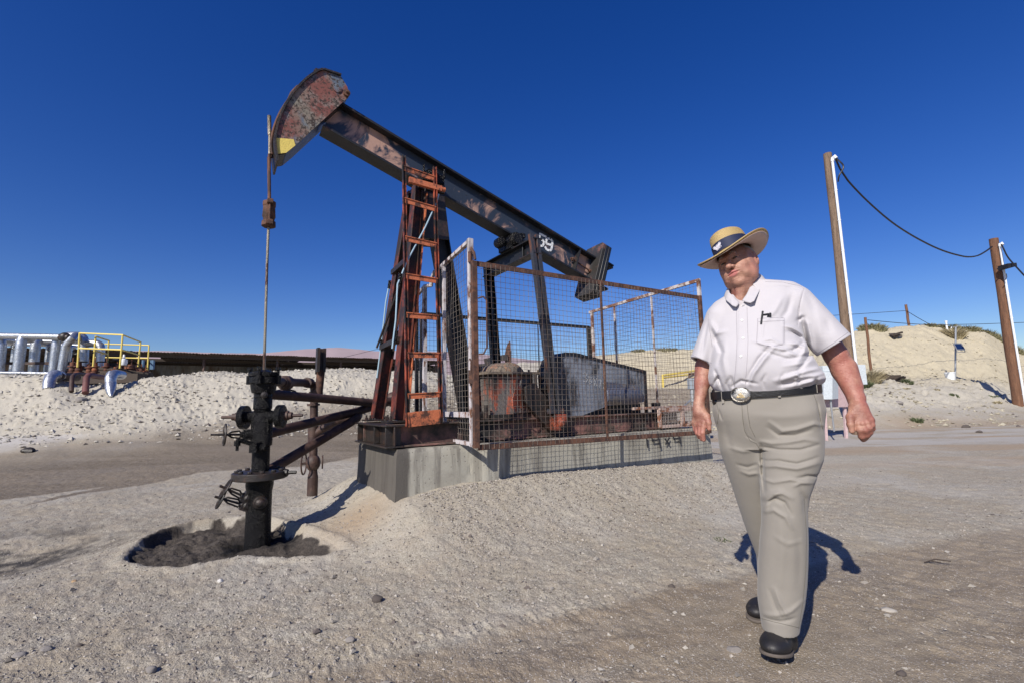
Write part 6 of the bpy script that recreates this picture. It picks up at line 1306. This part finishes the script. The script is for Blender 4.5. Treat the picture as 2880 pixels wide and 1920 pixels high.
def shirt():
    lo=[MP(1925,1010,0)[0]-.02,-.26,MP(2100,1125,-.1)[2]-.02]; hi=[MP(2400,950,.1)[0]+.03,.24,MP(2150,770,0)[2]+.05]
    S=SDF(lo,hi,.0032)
    Lr=[(2072,800),(2052,822),(2030,836),(2005,852),(1998,880),(1996,930),(2001,985),(1999,1020),(1993,1060),(1996,1080),(2008,1096),(2020,1108),(2026,1120)]
    Rr=[(2110,775),(2150,784),(2236,789),(2250,800),(2258,850),(2258,915),(2268,960),(2287,1005),(2308,1040),(2322,1064),(2318,1076),(2300,1086),(2290,1096)]
    hz=[MP(2140,y,0)[2] for y in (1110,1085,1050,1000,950,900,860,830,800,780)]; 
    stack_field(S,Lr,Rr,(hz[::1],[.150,.172,.182,.178,.160,.142,.125,.105,.080,.06]),(hz,[.0,-.012,-.02,-.02,-.005,.01,.02,.03,.04,.045]),MP(2140,1112,-.0)[2]-.015,hi[2],2.25,0)
    # sleeves, cut by the hem plane and hollowed
    def sleeve(c0,r0,c1,r1,bs,hw):
        S2=SDF(S.lo,S.lo+S.h*(S.n-1),S.h); S2.n=S.n; S2.F=np.full(S.n,9.,np.float32); S2.ax=S.ax
        ax=nrm(c1-c0); S2.cap(c0,c1+ax*.10,r0,r1,0,'u',bs)
        x,y,z=np.meshgrid(*S.ax,indexing='ij',sparse=True); pl=(x-c1[0])*ax[0]+(y-c1[1])*ax[1]+(z-c1[2])*ax[2]
        S2.F=np.maximum(S2.F,pl.astype(np.float32))
        In=SDF(S.lo,S.lo+S.h*(S.n-1),S.h); In.n=S.n; In.F=np.full(S.n,9.,np.float32); In.ax=S.ax; In.cap(c0+(c1-c0)*.72,c1+ax*.12,r1*.80,r1-.007,0,'u',bs)
        S2.F=np.maximum(S2.F,-In.F); h=np.clip(.5+.5*(S.F-S2.F)/.018,0,1); S.F=S.F*(1-h)+S2.F*h-.018*h*(1-h); S.F=S.F.astype(np.float32)
    sleeve(MP(2236,852,.035),.080,MP(2345,972,.04),.083,.85,0)
    sleeve(MP(2024,895,.02),.066,MP(1973,1017,-.01),.050,.62,0)
    # folds (photo polylines)
    fr=[([(2180,975),(2150,1010),(2120,1050),(2105,1085)],.012,.010),([(2165,975),(2135,1010),(2105,1060)],.010,-.010),([(2200,990),(2230,985),(2258,962)],.010,-.009),([(2215,930),(2240,935),(2258,948)],.009,-.011),([(2205,915),(2230,920),(2256,935)],.008,.008),
        ([(2220,965),(2245,968),(2262,975)],.010,.010),([(2270,960),(2262,990),(2240,1020)],.012,.010),([(2285,985),(2270,1010),(2245,1040)],.010,-.010),([(2180,1070),(2220,1060),(2270,1040),(2300,1035)],.012,.010),([(2190,1082),(2230,1075),(2280,1062)],.010,-.010),
        ([(2235,1080),(2245,1060),(2238,1052)],.008,.009),([(2290,1080),(2300,1065)],.010,-.012),([(2060,1085),(2085,1070),(2130,1078)],.008,-.008),([(2005,1080),(2018,1060),(2030,1095)],.009,-.010),([(2000,930),(2015,960),(2030,990),(2020,1020)],.014,-.010),([(1998,905),(2012,935),(2040,930)],.014,.008),
        ([(2040,960),(2035,1010),(2045,1060)],.016,.007),([(2200,830),(2180,870),(2150,905)],.014,.007),([(2230,820),(2215,870),(2195,900)],.014,-.007),([(2246,895),(2262,885),(2270,925),(2283,990)],.010,-.010),([(2256,880),(2275,905),(2290,960),(2300,990)],.012,.009),([(2300,860),(2310,900),(2315,950)],.016,.006),
        ([(2010,1040),(2022,1075)],.008,-.009),([(2064,1090),(2058,1060)],.007,-.008),([(2330,890),(2345,930)],.014,-.005),([(2120,960),(2160,975),(2210,985),(2240,1000)],.010,.008),([(2140,985),(2180,1000),(2220,1010)],.010,-.007),([(1985,900),(1975,950),(1968,1000)],.012,-.006),([(2275,820),(2300,870),(2320,930)],.02,-.006)]
    for p,w_,a in fr: crease(S,p,w_*.85,a*1.1)
    for y0 in (1012,1030,1048,1062,1078,1090):
        x0=2195+(y0*37%60); crease(S,[(x0,y0),(x0+45,y0-7),(x0+85,y0-20)],.009,.006 if y0%4 else -.006)
    for x0 in (2050,2110,2150,2200,2250): crease(S,[(x0,1098-(x0-2050)*.07),(x0-6,1078-(x0-2050)*.07),(x0+4,1060-(x0-2050)*.07)],.007,-.006)
    # placket, armhole seam, pocket, yoke
    crease(S,[(2085,855),(2083,900),(2086,960),(2083,1020),(2078,1098)],.0,0) if False else None
    def band(pts,hwid,amp,soft=.002):
        P=[MP(x,y,-.15) for x,y in pts]; q=np.array([[p[0],p[2]] for p in P]); m=hwid+.02
        sl,(x,y,z)=S.sub([q[:,0].min()-m,S.lo[1],q[:,1].min()-m],[q[:,0].max()+m,.0,q[:,1].max()+m]); X2=x[:,0,:]+0*z[:,0,:]; Z2=z[:,0,:]+0*X2; dm=np.full(X2.shape,9.)
        for i in range(len(q)-1): e=q[i+1]-q[i]; t=np.clip(((X2-q[i,0])*e[0]+(Z2-q[i,1])*e[1])/(e@e),0,1); dm=np.minimum(dm,np.hypot(X2-q[i,0]-e[0]*t,Z2-q[i,1]-e[1]*t))
        S.F[sl]-=(amp*(1/(1+np.exp((dm-hwid)/soft))))[:,None,:].astype(np.float32)
    band([(2088,850),(2086,900),(2088,960),(2085,1020),(2079,1100)],.017,.0028)
    x0,x1,yt,yb=2131,2205,893,968
    q=[MP(2133,895,-.15),MP(2205,893,-.15),MP(2204,968,-.15),MP(2170,974,-.15),MP(2129,966,-.15)]; poly=np.array([[p[0],p[2]] for p in q])
    sl,(x,y,z)=S.sub([poly[:,0].min()-.02,S.lo[1],poly[:,1].min()-.02],[poly[:,0].max()+.02,.0,poly[:,1].max()+.02]); X2=x[:,0,:]+0*z[:,0,:]; Z2=z[:,0,:]+0*X2; d2=poly_sd(X2,Z2,poly)
    S.F[sl]-=(.0045*(1/(1+np.exp(d2/.0018))))[:,None,:].astype(np.float32)
    crease(S,[(2148,900),(2143,960)],.004,.003); crease(S,[(2144,960),(2170,955),(2195,968)],.006,.006)
    crease(S,[(2262,808),(2250,860),(2246,912)],.003,-.0035); crease(S,[(2150,792),(2200,793),(2250,800)],.003,-.003)
    # hem stitching lines
    # neck opening
    S.ell(MP(2090,822,.01),(.066,.078,.052),.004,'s'); S.cap(MP(2090,820,.02),MP(2100,760,.05),.066,.07,.004,'s')
    S.cap(MP(2083,850,-.12),MP(2090,815,-.06),.020,.05,.006,'s')
    return S.mesh()
V,Q=shirt(); SH=mobj('shirt',V,Q,SHIRT,MAN); SH['label']='pale lavender short sleeved shirt'
SHT=BVHTree.FromPolygons([Vector(p) for p in MW(V)],[tuple(int(i) for i in f) for f in Q])
def hit(px,py,tree=None,off=0.):
    r=ray(px,py); r=r/np.linalg.norm(r); h=(tree or SHT).ray_cast(Vector(CP),Vector(r))
    if h[0] is None: return at(px,py,2.1),-r
    return np.array(h[0])+np.array(h[1])*off, np.array(h[1])
BTN=plain('shirt_button',(.7,.69,.68),.3)
for (bx_,by_) in ((2089,860),(2087,901),(2090,951),(2084,1001)):
    p,n=hit(bx_,by_,off=.0005); n=nrm(n) if n@(CP-p)>0 else -nrm(n); m=MB(); m.lathe(p,n,[(0,.0058),(.002,.0058),(.0024,.0045),(.0016,.003)],14); mesh_obj('button',m.v,m.f,BTN,SH)
# collar
def collar():
    def sheet(rows,name,sharp=False):
        V=[p for r in rows for p in r]; nn=len(rows[0]); F=[(i*nn+k,i*nn+k+1,(i+1)*nn+k+1,(i+1)*nn+k) for i in range(len(rows)-1) for k in range(nn-1)]
        o=mesh_obj(name,MW(np.array(V)),F,SHIRT,SH,smooth=80); s=o.modifiers.new('t','SOLIDIFY'); s.thickness=.0028; s.offset=0; u=o.modifiers.new('s','SUBSURF'); u.levels=2; u.render_levels=2; u.subdivision_type='SIMPLE' if sharp else 'CATMULL_CLARK'; return o
    P=MP
    # stand: rises round the neck
    st=[[P(2082,862,-.110),P(2062,846,-.085),P(2046,830,-.03),P(2050,808,.05),P(2090,790,.11),P(2130,792,.085),P(2140,806,.02),P(2126,838,-.06),P(2100,858,-.105),P(2086,864,-.118)],
        [P(2078,852,-.100),P(2058,834,-.075),P(2046,820,-.02),P(2052,790,.055),P(2095,768,.11),P(2132,768,.085),P(2136,788,.015),P(2118,826,-.06),P(2096,846,-.098),P(2086,854,-.112)]]
    sheet(st,'collar_stand')
    sheet([[P(2087,846,-.112),P(2100,828,-.095),P(2112,802,-.03),P(2124,780,.03),P(2130,767,.085)],[P(2098,850,-.124),P(2112,836,-.115),P(2126,812,-.055),P(2138,790,.015),P(2145,777,.08)],[P(2110,853,-.134),P(2121,847,-.136),P(2134,822,-.085),P(2147,799,-.01),P(2153,787,.08)]],'collar_leaf',True)
    sheet([[P(2079,852,-.112),P(2066,838,-.095),P(2052,824,-.055),P(2046,812,.0)],[P(2076,858,-.124),P(2059,848,-.118),P(2046,834,-.068),P(2041,822,.0)],[P(2070,864,-.132),P(2060,860,-.135),P(2042,845,-.085),P(2037,832,.0)]],'collar_leaf',True)
collar()
# pens in the pocket: things he carries
p0,_=hit(2143,893,off=.004); p1,_=hit(2141,912,off=.006); up_=nrm(p0-p1); m=MB(); m.tube([p1,p0,p0+up_*.03],.0042,8); m.ball(p0+up_*.03,.005,8,6); tag(obj('pen',m,BLACKC),'black pen clipped over the edge of the shirt pocket','pen')
p2,_=hit(2160,892,off=.006); m=MB(); m.tube([p0+up_*.012,p2+up_*.014,p2+up_*.006+MA*.01],.0035,6); m.tube([p2+up_*.014,p2-up_*.002],.004,6); m.tube([p2+MA*.008+up_*.016,p2+MA*.009-up_*.002],.005,6); tag(obj('glasses',m,BLACKC),'dark folded glasses sticking out of the shirt pocket','glasses')
# ---- trousers
def trousers():
    zb=-.0; lo=[MP(1995,1150,0)[0]-.03,-.30,-.0]; hi=[MP(2330,1150,0)[0]+.03,.52,MP(2200,1080,0)[2]+.02]; S=SDF(lo,hi,.0038)
    Lr=[(2006,1108),(2009,1148),(2022,1180),(2045,1205),(2080,1235),(2105,1262),(2112,1300)]; Rr=[(2300,1082),(2312,1095),(2316,1150),(2303,1180),(2285,1205),(2240,1235),(2190,1262),(2185,1305)]
    zz=[MP(2160,y,0)[2] for y in (1300,1262,1225,1170,1095)]
    stack_field(S,Lr,Rr,(zz,[.05,.085,.118,.148,.152]),(zz,[.0,-.0,-.005,-.01,-.0]),MP(2160,1258,0)[2],MP(2160,1088,0)[2],2.3,0)
    # front leg
    def leg(rows,k=.045,ex=2.2):
        rows=sorted([(MP((a+b)/2,y,bb)[2],MP(a,y,bb)[0],MP(b,y,bb)[0],bb,hd) for y,a,b,bb,hd in rows]); zc=np.array([r[0] for r in rows])
        sl,(x,y,z)=S.sub([S.lo[0],S.lo[1],zc[0]],[S.lo[0]+S.h*S.n[0],S.lo[1]+S.h*S.n[1],zc[-1]])
        f=lambda i: smo(zc,np.array([r[i] for r in rows]),.03)(z); a0,a1,bb,hd=f(1),f(2),f(3),f(4); ac=(a0+a1)/2; wa=(a1-a0)/2
        q=(np.abs((x-ac)/wa)**ex+np.abs((y-bb)/hd)**ex)**(1/ex); d=(q-1)*np.minimum(wa,hd)*.95; d=np.maximum(d,zc[0]+S.h*1.5-z); d=np.maximum(d,z-zc[-1]+S.h*2); S.put(sl,d+0*x,k)
    leg([(1112,2190,2290,.0,.09),(1150,2172,2312,-.01,.125),(1225,2150,2320,-.02,.125),(1288,2140,2318,-.045,.122),(1325,2138,2303,-.055,.116),(1394,2138,2277,-.075,.105),(1437,2141,2272,-.08,.098),(1474,2141,2273,-.08,.095),(1527,2136,2274,-.075,.092),(1580,2133,2273,-.065,.09),(1640,2131,2270,-.055,.09),(1690,2131,2264,-.05,.092),(1740,2139,2253,-.045,.096),(1768,2143,2248,-.045,.098)])
    leg([(1115,2035,2160,.0,.09),(1150,2014,2176,.0,.125),(1225,2019,2180,.02,.122),(1262,2024,2165,.03,.118),(1340,2050,2172,.08,.105),(1421,2076,2182,.14,.095),(1490,2099,2190,.20,.088),(1564,2128,2205,.27,.085),(1620,2131,2205,.33,.083),(1668,2133,2206,.37,.083)],.045)
    cr=[([(2165,1185),(2200,1210),(2240,1205),(2290,1190),(2314,1196)],.012,.012),([(2160,1200),(2190,1222),(2235,1222),(2280,1208)],.010,-.010),([(2140,1240),(2170,1245),(2215,1240),(2262,1232),(2300,1240)],.012,.011),([(2140,1256),(2190,1262),(2250,1262),(2300,1250)],.009,-.012),
        ([(2140,1310),(2180,1305),(2240,1312),(2300,1300)],.012,.012),([(2142,1296),(2190,1292),(2240,1300),(2300,1284)],.009,-.010),([(2300,1340),(2270,1335),(2240,1340)],.010,-.012),([(2145,1395),(2170,1380),(2200,1378),(2225,1392)],.014,.014),([(2150,1410),(2180,1395),(2205,1405),(2225,1440)],.011,-.013),([(2145,1345),(2175,1350),(2220,1342),(2270,1350)],.010,.009),
        ([(2150,1430),(2160,1400),(2190,1375)],.012,.012),([(2150,1435),(2175,1425),(2210,1445),(2225,1475)],.012,.010),([(2140,1250),(2142,1290),(2145,1340),(2150,1380)],.010,-.016),
        ([(2180,1650),(2195,1690),(2218,1728)],.012,.010),([(2165,1655),(2180,1700),(2200,1735)],.010,-.007),([(2150,1725),(2190,1722),(2225,1712),(2258,1690)],.012,.010),([(2150,1738),(2200,1742),(2235,1735)],.010,-.009),([(2240,1480),(2248,1560),(2245,1660)],.02,-.006),([(2195,1450),(2200,1540),(2195,1640)],.02,.006),
        ([(2090,1150),(2092,1190),(2100,1225),(2122,1240)],.004,-.006),([(2100,1148),(2103,1190),(2112,1218)],.006,.004),([(2040,1180),(2045,1230),(2060,1290)],.02,-.006),([(2050,1260),(2090,1270),(2120,1266)],.012,.007),([(2070,1310),(2100,1318),(2125,1310)],.010,-.007),([(2080,1330),(2105,1340),(2130,1335)],.012,.008),
        ([(2300,1130),(2306,1170),(2312,1215)],.006,-.008),([(2020,1150),(2030,1180)],.006,-.007),([(2120,1165),(2200,1170),(2280,1165)],.02,.004),([(2250,1375),(2262,1400),(2265,1440)],.014,-.010),([(2230,1360),(2250,1352),(2285,1355)],.010,.010),([(2180,1500),(2215,1520),(2250,1515)],.014,.005)]
    for p,w_,a in cr: crease(S,p,w_*.75,a*.72,-.12)
    # cuffs hollow at the bottom
    S.cap(MP(2196,1795,-.045),MP(2196,1755,-.045),.055,.040,.004,'s'); 
    return S.mesh()
V,Q=trousers(); TR=mobj('trousers',V,Q,KHAKI,MAN); TRT=BVHTree.FromPolygons([Vector(p) for p in MW(V)],[tuple(int(i) for i in f) for f in Q])
# stitched seams: thin raised lines laid on the cloth
SEAMK=plain('khaki_seam',(.13,.12,.10),.9); SEAMS=plain('shirt_seam',(.30,.28,.31),.9)
def seam(name,px,tree,r,mat,parent,n=28,off=.0004):
    P=[np.array(p,float) for p in px]; d=np.cumsum([0]+[np.linalg.norm(P[i+1]-P[i]) for i in range(len(P)-1)]); Q=[]
    for t in np.linspace(0,d[-1],n):
        a=np.interp(t,d,[p[0] for p in P]); b=np.interp(t,d,[p[1] for p in P]); r_=ray(a,b); r_=r_/np.linalg.norm(r_); h=tree.ray_cast(Vector(CP),Vector(r_))
        if h[0] is None: continue
        q=np.array(h[0])-r_*off
        if Q and np.linalg.norm(q-Q[-1])>.06: break
        Q.append(q)
    if len(Q)>3: m=MB(); m.tube(Q,r,5); mesh_obj(name,m.v,m.f,mat,parent)
for l in ([(2262,806),(2250,850),(2245,900),(2250,925)],[(2152,793),(2200,794),(2255,806)],[(2072,864),(2071,900),(2073,960),(2070,1020),(2063,1096)],[(2101,864),(2102,900),(2104,960),(2101,1020),(2095,1095)],
          [(2131,896),(2206,893),(2205,968),(2170,974),(2128,966),(2131,896)],[(2133,905),(2206,902)],[(2300,992),(2345,964),(2386,934)],[(1945,996),(1975,1010),(2002,1021)],[(2000,856),(1992,890),(1996,930),(2003,975)]): seam('seam',l,SHT,.0009,SEAMS,SH)
for l in ([(2086,1128),(2088,1170),(2094,1210),(2110,1238),(2128,1246)],[(2100,1126),(2104,1165),(2110,1200),(2124,1228)],[(2128,1248),(2137,1262)],[(2286,1100),(2300,1140),(2308,1180),(2314,1205)],[(2014,1128),(2022,1160),(2018,1190)],[(2261,1400),(2268,1500),(2266,1600),(2258,1690),(2246,1766)],[(2142,1738),(2180,1748),(2215,1756),(2248,1764)],[(2035,1126),(2100,1123),(2200,1117),(2290,1108)]): seam('seam',l,TRT,.0011,SEAMK,TR)
# ---- belt with buckle, loops, holster
def belt():
    pc=MP(2158,1099,0); l=MP(2004,1110,0); r=MP(2306,1088,0); aL,aR=l[0]+.0,r[0]; ac=(aL+aR)/2; wa=(aR-aL)/2+.004; n=72; V=[];F=[]
    prof=[(0,-.019),(.004,-.018),(.0045,0),(.004,.018),(0,.019)]
    def pt(t,off,dz):
        a=ac+(wa+off)*math.copysign(abs(math.cos(t))**(2/2.3),math.cos(t)); b=-.003-(.158+off)*math.copysign(abs(math.sin(t))**(2/2.3),math.sin(t)); 
        fr=(a-ac)/wa; z0=(l[2]*(1-fr)+r[2]*(1+fr))/2 ; front=max(0,math.sin(t)); z=z0+dz-.0*front
        return np.array([a,b,z])
    # vertical correction so that the front of the belt lands where the photo shows it
    q=pt(math.pi/2,0,0); tgt=MP(2150,1103,q[1]); dz0=tgt[2]-q[2]
    for k in range(n):
        t=2*math.pi*k/n; f_=.5+.5*math.sin(t)
        for o_,z_ in prof: V.append(pt(t,o_,z_)+np.array([0,0,dz0*f_]))
    m_=len(prof)
    for k in range(n):
        for i in range(m_-1): F.append((k*m_+i,((k+1)%n)*m_+i,((k+1)%n)*m_+i+1,k*m_+i+1))
    B=mesh_obj('belt',MW(np.array(V)),F,LEATH,MAN,smooth=50)
    tree=BVHTree.FromPolygons([Vector(p) for p in MW(np.array(V))],F)
    SIL=paint('silver_buckle_metal',(.42,.41,.39),(.16,.14,.10),.38,60,.28,dk=.3,metal=.85,bump=.002)
    p,n_=hit(2084,1108,tree); n_=n_ if n_@(CP-p)>0 else -n_; n_=nrm(n_); ax,sx,tx=frame(n_,UP)
    m=MB(); rx,rz=.043,.036; N_=36
    def ringp(s_,d_): return [p+sx*math.cos(2*math.pi*k/N_)*rx*s_+tx*math.sin(2*math.pi*k/N_)*rz*s_+n_*d_ for k in range(N_)]
    rs=[(1,0.002),(1.0,.008),(.95,.0105),(.9,.009),(.84,.008),(.8,.0095),(.5,.011),(.2,.0115)]; V=[q for s_,d_ in rs for q in ringp(s_,d_)]; F=[(i*N_+k,i*N_+(k+1)%N_,(i+1)*N_+(k+1)%N_,(i+1)*N_+k) for i in range(len(rs)-1) for k in range(N_)]+[tuple(range((len(rs)-1)*N_,len(rs)*N_))]
    bk=mesh_obj('buckle',V,F,SIL,B,smooth=45)
    m=MB(); m.bar(p+n_*.012-sx*.017-tx*.012,p+n_*.012+sx*.017-tx*.012,.004,.003,n_); 
    for dx,h_ in ((-.010,.012),(-.003,.020),(.005,.016),(.012,.008)): m.bar(p+n_*.012+sx*dx-tx*.012,p+n_*.012+sx*dx+tx*(h_-.012),.0045,.004,n_)
    for k in range(22): a=math.pi*(1.12+.76*k/21); c=p+n_*.0105+sx*math.cos(a)*rx*.87+tx*math.sin(a)*rz*.87; m.ball(c,.0014,6,4)
    mesh_obj('buckle_relief',m.v,m.f,paint('gilt_relief',(.55,.42,.22),(.3,.2,.1),.4,60,.35,dk=.2,metal=.8),bk)
    # tooled strap end and snap
    m=MB()
    for a,b in (((2112,1109),(2170,1104)),((2112,1097),(2166,1092)),((2170,1104),(2183,1096)),((2166,1092),(2183,1096))):
        pa,_=hit(*a,tree,.003); pb,_=hit(*b,tree,.003); m.tube([pa,pb],.0012,5)
    for x_ in (2118,2126,2135,2147,2158): pa,_=hit(x_,1107-(x_-2118)*.08,tree,.003); pb,_=hit(x_+1,1098-(x_-2118)*.08,tree,.003); m.tube([pa,pb],.0015,5)
    mesh_obj('belt_tooling',m.v,m.f,plain('worn_tooling',(.16,.15,.145),.4),B)
    p2,n2=hit(2254,1087,tree,.001); n2=nrm(n2 if n2@(CP-p2)>0 else -n2); m=MB(); m.lathe(p2,n2,[(0,.0085),(.002,.008),(.004,.004),(.0045,.001)],14); mesh_obj('snap',m.v,m.f,SIL,B)
    for x_,y_ in ((2191,1098),(2031,1116),(2296,1085)):
        pa,na=hit(x_,y_-12,tree,.003); pm,_=hit(x_,y_,tree,.0035); pb=pm-UP*.028; pa=pm+UP*.026; m=MB(); m.bar(pb-nrm(na)*0,pa,.011,.004,nrm(CP-pm)); mesh_obj('belt_loop',m.v,m.f,KHAKI,TR)
    # phone holster on his right hip
    S=SDF(MP(1985,1165,-.1)-.03,MP(2035,1085,.1)+.05,.0028); S.cap(MP(2017,1103,-.03),MP(2020,1128,-.045),.026,.026,.01,'u',.7); S.cap(MP(2020,1128,-.045),MP(2028,1146,-.055),.024,.012,.01)
    V2,Q2=S.mesh(); hs_=mobj('holster',V2,Q2,plain('black_holster_leather',(.012,.012,.013),.3,0,60,.002),B)
belt()
# ---- boots
def boots():
    P=MP
    def boot(cx,cy,b,toe,hl,zf,h=.0028):
        lo=[P(cx,cy,b)[0]-.16,b-.22,-.03]; hi=[P(cx,cy,b)[0]+.16,b+.20,.26]
        def shape(S,g,zr):
            S.ell(P(*toe),(.060+g,.082+g,zr or .042),.03); S.ell(P(toe[0]-10,toe[1]+4,toe[2]-.045),(.050+g,.062+g,zr or .034),.02); S.cap(P(*hl),P(*toe),.048+g,.046+g,.02)
        S=SDF(lo,hi,h); shape(S,0,0); S.cap(P(hl[0],hl[1]-45,hl[2]),P(*hl),.048,.048,.02)
        x,y,z=np.meshgrid(*S.ax,indexing='ij',sparse=True); zs=zf(y); S.F=np.maximum(S.F,(zs+.010-z)).astype(np.float32)
        for k in range(3): crease(S,[(cx-38,cy-26-k*7),(cx,cy-20-k*7),(cx+36,cy-8-k*7)],.0035,-.0035,b-.05)
        V,Q=S.mesh(); o=mobj('boot',V,Q,BOOT,MAN)
        S2=SDF(lo,[hi[0],hi[1],.12],h); shape(S2,.0035,.2); x,y,z=np.meshgrid(*S2.ax,indexing='ij',sparse=True); zs=zf(y)
        S2.F=np.maximum(np.maximum(S2.F,(zs-z)),z-zs-.013).astype(np.float32); V,Q=S2.mesh(); mobj('sole',V,Q,SOLE,o)
    boot(2187,1806,-.10,(2183,1806,-.115),(2206,1800,-.02),lambda y:.006+np.maximum(0,-(y+.0))*.24)
    boot(2140,1708,.36,(2138,1708,.33),(2165,1706,.39),lambda y:.006+0*y)
boots()
# ------------------------------------------------------------------ tidy bookkeeping properties
for o in C.collection.objects:
    if '_org' in o: del o['_org']
